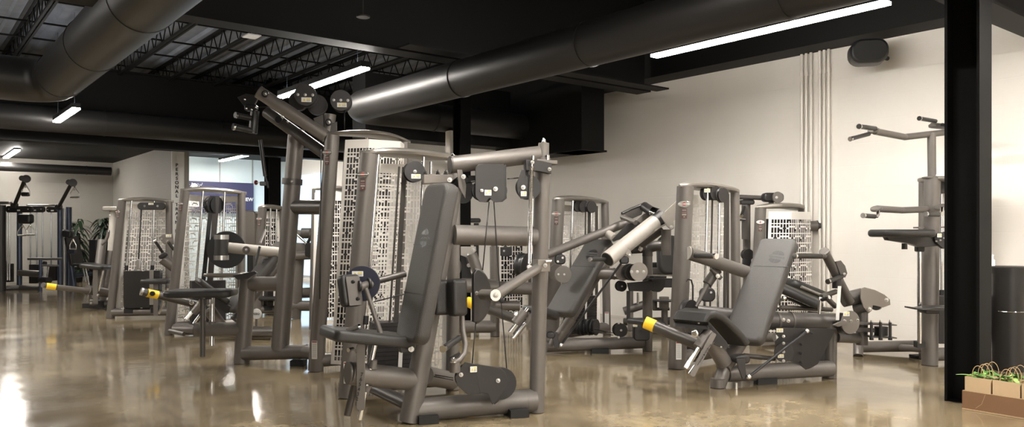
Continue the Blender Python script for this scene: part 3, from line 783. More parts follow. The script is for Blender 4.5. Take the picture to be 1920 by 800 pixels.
# far knee pad and wheel at the seat front
N = D(-.75, .66).normalized(); wd = D(.66, .75).normalized(); upv = (A(673, 571, 4.0)-A(658, 519, 4.0)).normalized()
c0 = A(664, 545, 3.98)
kp = t.part('far_knee_pad', MB().slab(rrect(.12, .165, .025), c0+N*.035, wd, upv, .055, .018, 5), 'pad_dark')
kb = t.part('pad_back_plate', MB().slab(rrect(.085, .15, .006, 2), c0-N*.0, wd, upv, .008, .001), 'frame', kp)
t.bolts([A(661, 528, 3.93), A(670, 560, 3.93)], -N, .010, mt='black', parent=kp)
t.part('range_wheel', MB().disc(A(680, 531, 4.18), D(-.1, -1), .092, .028, .006), 'navy')
t.part('range_wheel_rim', MB().tube(A(680, 531, 4.178), A(680, 531, 4.17)+D(0, -.02), .094, n=40), 'navy')
t.sticker(A(670.5, 513, 4.13), .060, .028)
t.tubes('pad_axle', 'frame', [(A(672, 539, 4.0), A(694, 532, 4.12), .022)]); t.part('axle_collar', MB().disc(A(692, 531, 4.08), D(-.8, -.5), .03, .012, .003), 'plate'); t.part('axle_collar', MB().disc(A(674, 536, 4.0), D(-.8, -.5), .028, .012, .003), 'plate')
t.tubes('pad_lever', 'frame', [(A(686, 540, 3.98), A(714, 626, 3.98), .011, .014)])
t.tubes('range_arm', 'frame_dark', [(A(705, 527, 4.2), A(760, 513, 4.28), .018)])
t.tubes('side_handle', 'frame_dark', [(A(650, 620, 3.85), A(672, 612, 3.86), .013)]); t.part('end_cap', MB().tube(A(672, 612, 3.86), A(676, 611, 3.862), .016), 'chrome')
# near knee pads, lever and grip
t.part('near_knee_pad', MB().slab(rrect(.092, .185, .02), A(828, 557, 4.12), D(.95, .3), D(.06, 0, -1), .075, .022, 5), 'pad_dark')
kp = t.part('near_knee_pad', MB().slab(rrect(.095, .195, .02), A(857, 557, 4.08), D(.75, .66), D(.06, 0, -1), .075, .022, 5), 'pad_dark')
t.part('pad_lever', MB().path([A(866, 585, 4.1), A(868, 620, 4.08), A(873, 645, 4.05), A(871, 662, 4.02), A(862, 674, 4.0), A(850, 680, 3.98)], .0135, n=14), 'frame')
t.tubes('lever_housing', 'frame', [(A(853, 697, 4.0), A(853, 679, 4.0), .028)]); t.part('bolt', MB().bolt(A(850, 679, 3.98), UP, .018, .012), 'chrome')
grip(t, A(832, 653, 3.82), A(860, 634, 4.06), .017)
t.plate('housing_fin', 'plate', [(843, 668), (862, 660), (870, 672), (856, 690), (843, 694)], 4.12, .3, .01)
# bracket and pulley under the tower cap
pulley_block(t, A(776, 322, 4.72), D(.35, -.94), .064, .05, True, False)
t.plate('cap_bracket', 'greyplate', [(793, 328), (846, 329), (846, 343), (793, 345)], 4.45, .2, .12, .003)
for px in (797, 821, 836): t.part('bolt', MB().bolt(A(px, 327, 4.45), UP, .012, .012), 'plate')
t.tubes('cap_spacer', 'chrome', [(A(808, 303, 4.5), A(808, 326, 4.5), .009)])
t.bolts([A(843, 337, 4.38)], D(.3, -.95), .013)

# ================================================================== M2: tall pulldown machine
t = Thing('pulldown_machine', 'tallest machine, pulldown with crossed top arms and a white perforated screen', 'exercise machine', VZ(540, 5.8, 0))
P, d, nn, W = tower(t, (592, 5.62), 623, (742, 5.95), 757, 1.70, .056, .040, -1, stack=False, rods=((.45, .03),), cell=.0128,
                    scr=((.14, .06), (.36, .20), (.80, .20), (.98, .04)), info=(0, .16), capth=.036)
t.part('weight_stack', MB().box(P(.5, .3, .02), d*.15, nn*.06, UP*.2), 'plate')
t.tubes('mast_tube', 'frame', [(A(525, 655, 5.88), A(556, 242, 5.88), .066, .060)])
t.part('mast_collar', MB().tube(A(547.5, 346, 5.88), A(548.3, 335, 5.88), .075, n=28), 'frame_dark'); t.bolts([A(547, 340, 5.80)], D(0, -1), .012)
t.tubes('seat_frame_tube', 'frame', [(VZ(453, 5.95, .003), A(466, 511, 5.95), .060, .058)])
t.tubes('link_tube', 'frame', [(A(470, 532, 5.94), A(535, 532, 5.89), .055)])
t.tubes('base_tube', 'frame', [(A(458, 662, 5.93), A(575, 659, 5.83), .054), (A(568, 659, 5.84), A(600, 664, 5.72), .05)])
t.part('rubber_foot', MB().box(VZ(560, 5.86, .022), D(.05, 0), D(0, .06), UP*.02), 'rubber')
t.tubes('seat_tube', 'frame', [(A(366, 618, 5.93), A(455, 617, 5.95), .054)]); t.part('end_plug', MB().disc(A(366, 618, 5.93), D(-1, -.1), .054, .01, .002), 'frame_dark')
t.tubes('upper_link_tube', 'frame_dark', [(A(550, 388, 5.88), A(612, 388, 5.68), .055)])
t.tubes('seat_post', 'frame_dark', [(A(380, 560, 5.85), A(380, 668, 5.85), .020)]); t.tubes('seat_post_chrome', 'chrome', [(A(382, 556, 5.9), A(383, 600, 5.9), .012), (A(398, 556, 5.93), A(397, 647, 5.93), .018)])
t.part('post_collar', MB().tube(A(398, 602, 5.93), A(398, 610, 5.93), .028), 'frame'); t.part('post_collar', MB().tube(A(380, 602, 5.86), A(380, 610, 5.86), .028), 'frame')
t.part('seat_clamp', MB().slab(rrect(.09, .05, .01), A(386, 565, 5.9), D(1, 0), UP, .06, .006), 'steel'); t.bolts([A(392, 571, 5.85)], None, .014)
t.pad('seat_pad', 'pad_dark', A(378, 549, 5.9), D(1, .12), D(-.12, 1), .485, .34, .05, .06, .018)
t.plate('tray_wing', 'plate', [(436, 516), (478, 508), (483, 511), (466, 522), (446, 524)], 5.8, .1, .02, .003)
b = MB(); b.slab(rrect(.30, .20, .05), A(424, 516, 5.88), D(1, .1), D(-.1, 1, -.12), .022, .008, 3); t.part('thigh_tray', b, 'cap')
# crossed top arms
t.tubes('front_top_arm', 'frame', [(A(486, 173, 5.55), A(612, 256, 5.62), .046)]); t.part('arm_end_disc', MB().disc(A(485, 172, 5.55), D(-.8, -.2, .5), .047, .01, .002), 'frame_dark')
t.tubes('rear_top_arm', 'frame_dark', [(A(500, 210, 5.95), A(612, 290, 5.75), .044)])
t.part('warning_label_plate', MB().slab(rrect(.035, .03, .002), A(571, 261, 5.82), D(.8, 0, -.6), D(.6, 0, .8), .002), 'label')
t.part('arm_bolt', MB().disc(A(497, 176, 5.50), D(0, -1), .026, .012, .003), 'black'); t.bolts([A(497.5, 175.5, 5.49)], None, .015)
t.part('arm_bolt', MB().disc(A(523, 224, 5.85), D(0, -1), .028, .02, .003), 'black'); t.bolts([A(530, 220, 5.8), A(540, 228, 5.8)], None, .010)
t.tubes('rear_post', 'frame', [(A(613, 262, 5.75), A(619, 214, 5.75), .044)])
t.part('arm_bolt', MB().disc(A(616, 229, 5.69), D(0, -1), .026, .012, .003), 'black'); t.bolts([A(616.5, 229, 5.68)], None, .016)
t.plate('arm_gusset', 'frame_dark', [(588, 222), (606, 215), (608, 240), (632, 228), (632, 248), (600, 254)], 5.72, .1, .02, .003)
ax = D(.15, -1)
for c, rr, Y in ((A(574, 180, 5.62), .078, 0), (A(595, 197, 5.85), .075, 1), (A(640, 190, 5.7), .076, 0), (A(560, 190, 5.85), .07, 1)):
    if Y == 0: pulley_block(t, c, ax, rr, .10, True, True, 'plate')
    else: t.part('pulley_wheel', MB().wheel(c, ax, rr, .05), 'plate')
cable(t, [A(646, 206, 5.72), A(646, 243, 5.72)], .004); cable(t, [A(602, 280, 5.6), A(601, 400, 5.58), A(600, 560, 5.56)], .004)
cable(t, [A(540, 183, 5.7), A(519, 190, 5.75), A(505, 200, 5.75), A(470, 202, 5.8)], .004)
# hanging hardware at the far end of the arms
t.plate('arm_head_plate', 'plate', [(446, 183), (462, 176), (487, 180), (478, 196), (462, 203)], 5.85, 0, .03, .004)
t.part('swivel_block', MB().slab(rrect(.09, .05, .02), A(471, 202, 5.8), D(1, 0), UP, .06, .01, 3), 'black')
for px, py in ((459, 186), (462, 203), (472, 205), (480, 201)): t.part('bolt', MB().bolt(A(px, py, 5.76), D(0, -1), .010), 'chrome')
t.tubes('hanger_bar', 'black', [(A(478, 208, 5.8), A(474, 250, 5.8), .032), (A(474, 226, 5.8), A(472, 246, 5.8), .012)])
grip(t, A(444, 216, 5.7), A(474, 222, 5.8), .020); grip(t, A(440, 238, 5.7), A(478, 246, 5.8), .022); 
t.tubes('hanging_strap', 'cable', [(A(488, 262, 5.85), A(497, 330, 5.85), .014), (A(497, 330, 5.85), A(503, 352, 5.85), .008)])

# ================================================================== M7: incline machine, right centre
def incline_pad(t, TL, BR_, w, L, W, T, name='back_pad', mt='pad', seams=(.07,), emb=.22, sc=1.1, r=.05):
    """pad whose centre line runs TL (top) to BR_ (bottom)"""
    a = (TL-BR_); c = (TL+BR_)/2
    ob, nz = t.pad(name, mt, c, a, w, L or a.length, W, T, r, .026)
    an = a.normalized(); nf = nz if nz.dot(FW) < 0 else -nz
    Lx = L or a.length
    for q in seams: t.part('seam', MB().box(c+an*Lx*q+nf*T/2, w.normalized()*(W/2-.014), an*.002, nf*.0013), 'emboss', ob)
    if emb is not None:
        ex = an.cross(nf).normalized(); ex = ex if ex.dot(RT) > 0 else -ex
        t.emblem(ob, c+an*Lx*emb+nf*T/2, ex, an, sc)
    return ob, c, an, nf
t = Thing('incline_weight_machine', 'incline machine with grey-lit leather bench at centre right, yellow-banded handle at its left', 'exercise machine', VZ(1400, 5.3, 0))
P, d, nn, W = tower(t, (1269, 5.73), 1285, (1381, 6.25), 1378, 1.335, .066, .038, 1, stk=(.22, .60, .36), rods=((.36, -.03), (.60, -.03)),
                    scr=((.10, .06), (.40, .22), (.72, .22), (.97, .05)), belts=((.46, -.03, .36, 1.3, .016), (.66, -.06, .36, 1.3, .034), (.78, -.03, .36, 1.3, .028)), info=(0, .14))
for px, py in ((1325, 362), (1339, 362), (1354, 366)):
    t.part('pulley_wheel', MB().wheel(A(px, py, 5.92), D(.5, -.85), .055, .035), 'plate')
t.sticker(A(1326, 357, 5.84), .045, .028)
r0 = A(1291, 474, 5.15)
t.tubes('press_arm', 'frame', [(r0, A(1415, 515, 5.45), .044)]); t.part('arm_end_disc', MB().disc(r0, D(-.95, -.2, .15), .045, .008, .002), 'frame_light')
grip(t, A(1341, 480, 4.95), A(1304, 479, 5.12), .017)
t.tubes('handle_stub', 'frame_dark', [(A(1304, 479, 5.12), A(1300, 480, 5.2), .02)])
w7 = D(.74, -.67)
bp, c7, a7, n7 = incline_pad(t, A(1479, 452, 5.42), A(1374, 640, 5.08), w7, None, .275, .075, seams=(.20,), emb=.30, sc=1.25)
t.part('pad_frame', MB().bar(c7-a7*.34-n7*.06, c7+a7*.25-n7*.06, w7.normalized()*.03, n7*.02), 'frame_dark')
# seat: curved pad on a black side plate
sA = A(1302, 594, 4.92); sB = A(1374, 641, 5.02)
pts = [A(1298, 612, 4.9), A(1294, 600, 4.9), A(1300, 590, 4.9), A(1312, 586, 4.91), A(1326, 591, 4.93), A(1342, 606, 4.96), A(1358, 622, 4.99), A(1372, 640, 5.02)]
wv = D(.67, -.74).normalized()
R_ = []
for i, p in enumerate(pts):
    dd = (pts[min(i+1, 7)]-pts[max(i-1, 0)]).normalized(); up_ = wv.cross(dd).normalized()
    if up_.z < 0: up_ = -up_
    R_.append([p+up_*y+wv*x for x, y in rrect(.25, .05, .02, 4)])
t.part('seat_pad', MB().loft(R_), 'pad_dark')
t.plate('seat_side_plate', 'plate', [(1295, 598), (1308, 594), (1325, 598), (1362, 640), (1368, 652), (1350, 650), (1325, 640), (1308, 622)], 4.9, -.2, .02, .004)
t.bolts([A(1310, 605, 4.85), A(1352, 650, 4.88)], None, .006)
t.tubes('seat_post_sleeve', 'frame', [(A(1331, 622, 4.88), A(1309, 652, 4.84), .036)]); t.tubes('seat_post_chrome', 'chrome', [(A(1312, 648, 4.84), A(1286, 690, 4.80), .016)])
pl = t.part('number_plate', MB().slab(rrect(.034, .30, .012), A(1318, 664, 4.78), D(.87, 0, -.5), A(1343, 626, 4.82)-A(1294, 702, 4.78), .010, .002), 'frame')
numbers(t, pl, A(1331, 648, 4.765), A(1309, 682, 4.755), D(0, 0), D(.87, 0, -.5), D(.5, 0, .87), .026)
t.tubes('number_plate_tip', 'chrome', [(A(1304, 686, 4.78), A(1294, 701, 4.77), .014)])
t.part('pin_knob', MB().slab(circ(.022), A(1303, 625, 4.75), D(.9, -.3), UP, .028, .008, 3), 'chrome'); t.tubes('pin_shaft', 'chrome', [(A(1305, 627, 4.77), A(1314, 637, 4.85), .008)])
t.tubes('seat_tube', 'frame', [(A(1331, 636, 4.93), A(1358, 680, 5.0), .050)])
foot = VZ(1346, 5.02, .003)
t.tubes('front_foot', 'frame', [(foot, A(1366, 672, 5.10), .046)]); t.part('foot_cap', MB().tube(foot, foot+UP*.055, .048), 'frame')
t.tubes('lower_upright', 'frame', [(A(1356, 690, 5.05), A(1420, 590, 5.35), .05)])
t.tubes('base_tube', 'frame', [(A(1362, 700, 5.08), A(1558, 690, 5.33), .054)])
t.part('rubber_foot', MB().box(VZ(1435, 5.17, .02), D(.07, .02), D(0, .05), UP*.019), 'rubber')
t.part('fixing_bolt', MB().tube(VZ(1380, 4.98, 0), VZ(1380, 4.98, .04), .012), 'steel')
t.tubes('rear_post', 'frame_dark', [(VZ(1555, 5.36, .003), A(1556, 604, 5.36), .048)])
t.tubes('upper_tube', 'frame_dark', [(A(1300, 588, 5.4), A(1440, 601, 5.32), .062), (A(1440, 601, 5.32), A(1566, 603, 5.38), .060)])
t.part('tube_collar', MB().tube(A(1455, 601, 5.328), A(1459, 601, 5.33), .064, n=28), 'frame'); t.part('tube_collar', MB().tube(A(1481, 601, 5.34), A(1484, 601, 5.342), .064, n=28), 'frame')
t.bolts([A(1478, 601, 5.26), A(1469, 599, 5.26)], None, .012)
t.part('tube_elbow', MB().path([A(1300, 620, 5.38), A(1298, 604, 5.38), A(1304, 592, 5.39), A(1318, 588, 5.4)], .055, n=22), 'frame_dark')
t.part('belt_wheel', MB().wheel(A(1291, 582, 5.3), D(.6, -.75), .075, .05), 'plate')
t.tubes('yoke_link', 'frame_dark', [(A(1338, 512, 5.35), A(1305, 575, 5.28), .020, .012), (A(1345, 505, 5.35), A(1326, 532, 5.33), .034), (A(1333, 503, 5.3), A(1352, 522, 5.3), .016)]); t.bolts([A(1346, 517, 5.27)], None, .014)
t.part('floating_pulley', MB().slab(rrect(.11, .10, .04), A(1326, 552, 5.6), D(1, 0), UP, .05, .01), 'plate'); t.bolts([A(1333, 548, 5.56)], None, .008)
t.part('strap_loop', MB().path([A(1299, 580, 5.5), A(1299, 535, 5.5), A(1296, 525, 5.5), A(1290, 523, 5.5), A(1286, 528, 5.5)], .006, n=8), 'black')
# pivot crank and gas strut
t.part('crank_hub', MB().slab(rrect(.10, .055, .026), A(1388, 672, 5.0), D(1, .1), UP, .09, .012, 3), 'plate')
t.plate('crank_arm', 'plate', [(1380, 672), (1396, 670), (1399, 700), (1400, 708), (1391, 709), (1384, 690)], 4.94, 0, .016, .004)
def strut(t, a, b, r=.0085, tip='chrome'):
    t.tubes('strut_rod', 'black', [(a, b, r)])
    for p in (a, b): t.part('ball_joint', MB().slab(circ(.016), p, RT, UP, .028, .010, 3), tip)
strut(t, A(1404, 706, 4.92), A(1513, 620, 5.2)); strut(t, A(1427, 590, 5.1), A(1470, 558, 5.2), .008)
t.tubes('lower_rod', 'frame_dark', [(A(1395, 666, 5.2), A(1452, 672, 5.25), .016)])
# big black guard plates with wheels
P5 = [(1455, 614), (1568, 616), (1533, 682), (1519, 690), (1509, 693), (1497, 680), (1470, 676), (1455, 664), (1453, 640), (1460, 632), (1455, 626)]
t.plate('guard_plate', 'plate', P5, 5.20, .1, .008); t.plate('guard_plate', 'plate', P5, 5.45, .1, .008)
t.part('guard_wheel', MB().wheel(A(1545, 665, 5.35), D(0, -1), .055, .03), 'black'); t.part('guard_disc', MB().disc(A(1470, 660, 5.18), D(0, -1), .066, .008, .002), 'plate')
for px, py in ((1469, 630), (1469, 643), (1469, 659), (1469, 676)): t.bolts([A(px, py, 5.17)], None, .010)
for px, py in ((1522, 624), (1502, 645), (1502, 662), (1502, 679)): t.bolts([A(px, py, 5.18)], None, .010, mt='black')
t.sticker(A(1462, 619, 5.18), .045, .026); t.sticker(A(1464, 667, 5.165), .04, .024)
# cam discs at the end of the upper tube
a9 = D(.25, -.95)
t.part('cam_disc', MB().disc(A(1567, 607, 5.42), a9, .075, .01, .002), 'greyplate'); t.part('cam_wheel', MB().wheel(A(1582, 606, 5.33), a9, .070, .09), 'plate')
t.part('cam_disc', MB().disc(A(1594, 604, 5.22), D(.35, -.93), .078, .01, .002), 'frame')
t.bolts([A(1583, 601, 5.18), A(1595, 601, 5.18), A(1607, 600, 5.2)], D(.3, -.95), .010); t.sticker(A(1587, 588, 5.19), .042, .030)
t.plate('cam_fin', 'frame', [(1561, 609), (1580, 600), (1586, 602), (1586, 608), (1570, 612)], 5.15, .2, .02)
# right lever with grip
grip(t, A(1492, 479.5, 5.05), A(1538, 480, 5.18), .017)
t.tubes('lever_stub', 'frame_dark', [(A(1538, 480, 5.18), A(1546, 480, 5.24), .017)])
l0 = A(1546, 472, 5.26)
t.tubes('lever_arm', 'frame_dark', [(l0, A(1594, 566, 5.42), .030)]); t.part('lever_cap', MB().disc(l0, D(-.35, -.75, .5), .034, .012, .004), 'frame')
t.plate('lever_fin', 'frame_dark', [(1566, 490), (1576, 488), (1584, 498), (1588, 512), (1584, 520), (1576, 518)], 5.3, .2, .014, .003); t.bolts([A(1583, 513, 5.28)], None, .008)
grip(t, A(1554, 527, 5.2), A(1578, 518, 5.3), .016)
t.tubes('belt_guide_block', 'plate', [(A(1569, 520, 5.3), A(1569, 540, 5.3), .03)])
t.strap('white_strap', 'label', A(1574, 536, 5.27), A(1570, 600, 5.25), .022, .006, D(1, 0))
t.tubes('lever_cross_tube', 'frame_dark', [(A(1540, 556, 5.3), A(1568, 546, 5.35), .018), (A(1550, 558, 5.3), A(1566, 574, 5.35), .018)])
t.tubes('adjust_post', 'chrome', [(A(1536, 588, 5.25), A(1538, 560, 5.25), .010)]); t.part('adjust_knob', MB().slab(circ(.014), A(1538, 560, 5.25), RT, UP, .02, .006), 'chrome'); grip(t, A(1552, 558, 5.2), A(1541, 562, 5.24), .012)
t.tubes('shoulder_tube', 'frame_dark', [(A(1580, 562, 5.5), A(1617, 553, 5.5), .052), (A(1601, 580, 5.5), A(1628, 574, 5.45), .034)])
P6 = [(1613, 541), (1621, 538), (1640, 543), (1658, 552), (1668, 561), (1669, 571), (1655, 576), (1636, 572), (1634, 582), (1628, 587), (1618, 575), (1613, 558)]
t.plate('shoulder_plate', 'greyplate', P6, 5.42, .15, .012, .003)
t.bolts([A(1662, 562, 5.38), A(1630, 579, 5.4)], None, .014)
t.part('counterweight', MB().tube(A(1642, 572, 5.45), A(1645, 572, 5.75), .035), 'plate')
t.tubes('shoulder_post', 'frame_dark', [(A(1616, 646, 5.5), A(1616, 580, 5.5), .040)])
t.tubes('post_link', 'frame_dark', [(A(1568, 632, 5.42), A(1612, 634, 5.5), .036)])
t.plate('pulley_arm_plate', 'frame_dark', [(1606, 603), (1676, 607), (1676, 609), (1606, 607)], 5.42, .0, .09, .001)
t.plate('pulley_arm_plate', 'frame_dark', [(1626, 628), (1676, 631), (1676, 633), (1626, 631)], 5.42, .0, .09, .001)
t.tubes('pulley_arm_roller', 'black', [(A(1652, 612, 5.42), A(1652, 628, 5.42), .045)])
t.strap('pulley_arm_belt', 'belt', A(1606, 617, 5.4), A(1640, 619, 5.4), .03, .006, UP)
for px in (1634, 1651, 1669):
    t.tubes('pulley_arm_bolt', 'plate', [(A(px, 604, 5.36), A(px, 635, 5.36), .010)]); t.part('bolt', MB().bolt(A(px, 604, 5.36), UP, .010), 'chrome'); t.part('bolt_foot', MB().tube(A(px, 632, 5.36), A(px, 637, 5.36), .014), 'black')
# leg handle with yellow band on the left
h0 = A(1196, 601, 5.45); h1 = A(1215, 607, 5.35); h2 = A(1325, 652, 5.15)
t.tubes('leg_handle_tube', 'frame_dark', [(A(1212, 605, 5.37), h2, .040)])
yb = t.part('yellow_band', MB().tube(A(1210, 604, 5.37), A(1228, 611.5, 5.34), .043, n=28), 'yellow'); t.part('band_end', MB().disc(A(1210, 604, 5.372), D(-.95, .3, .25), .0425, .006, .002), 'black', yb)
t.tubes('handle_spindle', 'black', [(A(1180, 601, 5.5), A(1210, 604.5, 5.38), .022)])

# ================================================================== M6: incline press, centre
t = Thing('incline_weight_machine', 'incline press in the centre with a pale thick lever tube pointing down-left', 'exercise machine', VZ(1110, 6.6, 0))
P, d, nn, W = tower(t, (1034, 7.05), 1047, (1138, 7.6), 1134, 1.295, .062, .040, 1, stk=(.28, .70, .40), rods=((.26, -.02), (.66, -.02)),
                    scr=((.12, .06), (.4, .2), (.72, .2), (.95, .05)), belts=((.5, -.04, .4, 1.25, .012), (.58, -.04, .4, 1.25, .036), (.74, -.04, .4, 1.25, .040)), info=(1, .16))
for px, py in ((1084, 386), (1094, 387), (1108, 388)): t.part('pulley_wheel', MB().wheel(A(px, py, 7.3), D(.5, -.85), .055, .035), 'plate')
t.tubes('base_tube', 'frame', [(A(1024, 648, 6.42), A(1206, 641, 6.55), .052)]); t.part('rubber_foot', MB().box(VZ(1124, 6.48, .02), D(.07, 0), D(0, .07), UP*.019), 'rubber')
t.tubes('second_base_tube', 'frame', [(A(1030, 636, 6.9), A(1100, 640, 6.6), .03)])
t.tubes('rear_post', 'frame', [(VZ(1214, 6.58, .003), A(1214, 474, 6.58), .042)])
t.part('post_elbow', MB().path([A(1214, 480, 6.58), A(1214, 470, 6.58), A(1218, 464, 6.58), A(1228, 461, 6.58), A(1246, 460, 6.58)], .045, n=20), 'frame_dark')
t.tubes('upper_tube', 'frame_dark', [(A(1150, 470, 6.6), A(1215, 466, 6.58), .035)])
t.tubes('down_tube', 'frame', [(A(1249, 430, 6.3), A(1249, 478, 6.3), .040)])
t.tubes('middle_tube', 'frame', [(A(1105, 513, 6.45), A(1178, 513, 6.5), .046), (A(1170, 513, 6.5), A(1210, 516, 6.55), .04)])
t.part('tube_collar', MB().tube(A(1150, 513, 6.48), A(1153, 513, 6.48), .050), 'frame'); t.bolts([A(1154, 515, 6.42)], None, .012)
w6 = D(.72, -.69)
bp, c6, a6, n6 = incline_pad(t, A(1133, 452, 6.55), A(1043, 590, 6.2), w6, None, .27, .08, seams=(.10,), emb=.27, sc=1.25)
t.tubes('bench_rail', 'frame', [(A(1070, 598, 6.4), A(1135, 490, 6.65), .04), (A(1036, 648, 6.4), A(1072, 596, 6.4), .045)])
t.pad('seat_pad', 'pad_dark', A(1014, 586, 6.1), D(-.6, -.5, .28), w6, .2, .26, .06, .04, .02)
# seat adjuster seen left of the big post
t.tubes('seat_post_chrome', 'chrome', [(A(990, 578, 6.05), A(955, 622, 6.0), .014), (A(985, 606, 6.05), A(962, 634, 6.0), .014)])
t.tubes('seat_post_sleeve', 'frame', [(A(984, 583, 6.03), A(966, 605, 6.01), .036)]); pl = t.part('number_plate', MB().slab(rrect(.05, .26, .012), A(984, 604, 6.06), D(.8, 0, -.6), D(.6, 0, .78), .012, .002), 'frame')
numbers(t, pl, A(998, 580, 6.04), A(972, 618, 6.04), D(0, 0), D(.8, 0, -.6), D(.6, 0, .8), .028)
t.plate('seat_side_plate', 'frame', [(985, 572), (1012, 572), (1012, 618), (1004, 618), (985, 612), (990, 590)], 6.15, 0, .02, .003)
t.part('pin_knob', MB().slab(circ(.02), A(967, 588, 5.98), RT, UP, .03, .008), 'chrome')
t.tubes('leg_handle_tube', 'frame_dark', [(A(905, 576, 6.2), A(968, 598, 6.1), .038), (A(890, 571, 6.22), A(908, 577, 6.2), .034)])
t.part('yellow_band', MB().tube(A(876, 565, 6.25), A(890, 571, 6.22), .042), 'yellow')
# lever arms
t.tubes('left_lever_arm', 'frame', [(A(1026, 477, 6.35), A(1178, 416, 6.55), .036)])
e0 = A(1139, 486, 5.95); e1 = A(1227, 417, 6.25)
t.tubes('pale_lever_tube', 'frame_light', [(e0, e1, .062)]); t.part('lever_mouth', MB().disc(e0, (e0-e1), .055, .006, .001), 'ink')
t.part('black_sleeve', MB().tube(A(1226, 418, 6.25), A(1240, 407, 6.3), .062), 'plate')
t.plate('arm_cheek', 'frame_light', [(1238, 404), (1262, 382), (1268, 376), (1286, 372), (1286, 400), (1262, 414), (1264, 428), (1258, 431), (1250, 424)], 6.2, .1, .012, .003); t.bolts([A(1259, 425, 6.17)], None, .014)
t.part('cheek_bar', MB().bar(A(1226, 431, 6.2), A(1247, 420, 6.2), D(0, .05), D(.4, 0, 1).normalized()*.008), 'cap')
t.tubes('sleeve_under', 'frame_dark', [(A(1190, 460, 6.45), A(1240, 425, 6.4), .055)])
# closed handle frame at the top
t.part('handle_rail', MB().path([A(1166, 400, 6.45), A(1185, 391, 6.5), A(1205, 383, 6.55), A(1214, 382, 6.55)], .012, n=8), 'plate')
t.plate('handle_side_plate', 'frame_dark', [(1164, 402), (1166, 399), (1204, 382), (1214, 381), (1206, 393), (1203, 402), (1180, 412), (1164, 412)], 6.6, .1, .014, .003)
t.tubes('handle_front_bar', 'frame', [(A(1166, 406, 6.45), A(1192, 417, 6.3), .020)]); t.tubes('handle_cross_tube', 'plate', [(A(1208, 387, 6.5), A(1228, 400, 6.35), .040)])
t.tubes('handle_ring', 'chrome', [(A(1224, 397, 6.35), A(1236, 401, 6.3), .043)])
t.plate('wedge_plate', 'plate', [(1148, 449), (1156, 440), (1176, 420), (1196, 414), (1201, 418), (1192, 432), (1172, 446), (1150, 452)], 6.35, .2, .014, .003)
t.plate('wedge_plate', 'greyplate', [(1190, 416), (1208, 400), (1218, 399), (1224, 406), (1196, 424)], 6.45, .2, .014, .003)
t.tubes('wedge_stub', 'frame_light', [(A(1137, 436, 6.5), A(1152, 446, 6.4), .034)])
grip(t, A(1107, 486, 5.75), A(1136, 486, 5.95), .015)
t.plate('lever_ear', 'cap', [(1165, 462), (1174, 460), (1182, 470), (1185, 478), (1180, 482), (1172, 476)], 6.0, .1, .02, .003); t.bolts([A(1181, 478, 5.98)], None, .010)
t.part('ear_block', MB().slab(rrect(.07, .06, .02), A(1170, 487, 6.02), D(1, 0), UP, .06, .01), 'black'); grip(t, A(1200, 466, 6.1), A(1188, 460, 6.15), .016)
strut(t, A(1052, 646, 6.1), A(1168, 489, 6.02), .009)
t.part('crank_hub', MB().slab(rrect(.07, .05, .024), A(1032, 627, 6.15), RT, UP, .10, .01), 'plate')
t.plate('crank_arm', 'plate', [(1032, 622), (1045, 622), (1049, 645), (1048, 652), (1040, 652)], 6.12, 0, .02, .004)
t.part('cam_disc', MB().disc(A(1198, 509, 6.2), D(.25, -.95), .074, .01, .002), 'frame_light'); t.bolts([A(1184, 509, 6.17), A(1195, 509, 6.17), A(1207, 509, 6.17)], None, .012)
t.part('cam_wheel', MB().wheel(A(1184, 510, 6.32), D(.25, -.95), .068, .10), 'plate'); t.part('cam_disc', MB().disc(A(1168, 511, 6.42), D(.25, -.95), .066, .01, .002), 'greyplate')
t.part('left_cam_disc', MB().disc(A(1056, 514, 6.3), D(.25, -.95), .070, .01, .002), 'frame'); t.part('left_cam_disc', MB().disc(A(1042, 510, 6.45), D(.25, -.95), .066, .01, .002), 'frame'); t.bolts([A(1047, 514, 6.27), A(1058, 514, 6.27)], None, .008)
t.part('left_hinge', MB().slab(rrect(.09, .08, .03), A(1050, 486, 6.35), RT, UP, .06, .01), 'black'); t.bolts([A(1055, 483, 6.3), A(1046, 490, 6.3)], None, .009)
# reels and lower pulleys
for px in (1090, 1102, 1114): t.part('cable_reel', MB().wheel(A(px, 613, 6.55), D(.85, -.5), .068, .045), 'black')
pulley_block(t, A(1162, 618, 6.35), D(.2, -.98), .056, .06, False, False, 'plate'); t.bolts([A(1160, 605, 6.3), A(1160, 632, 6.3)], None, .009)
t.part('pulley_box', MB().slab(rrect(.13, .13, .03), A(1202, 622, 6.3), RT, UP, .10, .01), 'plate'); t.bolts([A(1201, 620, 6.24)], None, .012, mt='black'); t.sticker(A(1191, 610, 6.24), .034, .02)
cable(t, [A(1098, 620, 6.5), A(1150, 628, 6.4)], .003); cable(t, [A(1110, 616, 6.5), A(1155, 625, 6.4)], .003)
pulley_block(t, A(1164, 536, 6.6), D(.2, -.98), .045, .05, False, False, 'plate')
t.plate('pulley_bracket', 'plate', [(1176, 530), (1225, 526), (1226, 540), (1215, 546), (1180, 545)], 6.4, .1, .05, .004); t.part('pulley_wheel', MB().wheel(A(1231, 530, 6.45), D(.5, -.85), .075, .04), 'black')
for q in (516.5, 523): t.part('long_plate', MB().bar(A(1212, q-1, 6.3), A(1264, q, 6.35), D(0, .045), UP*.004), 'cap' if q < 520 else 'plate')
t.strap('slot_strap', 'plate', A(1178, 545, 6.5), A(1178, 600, 6.5), .03, .006, RT)

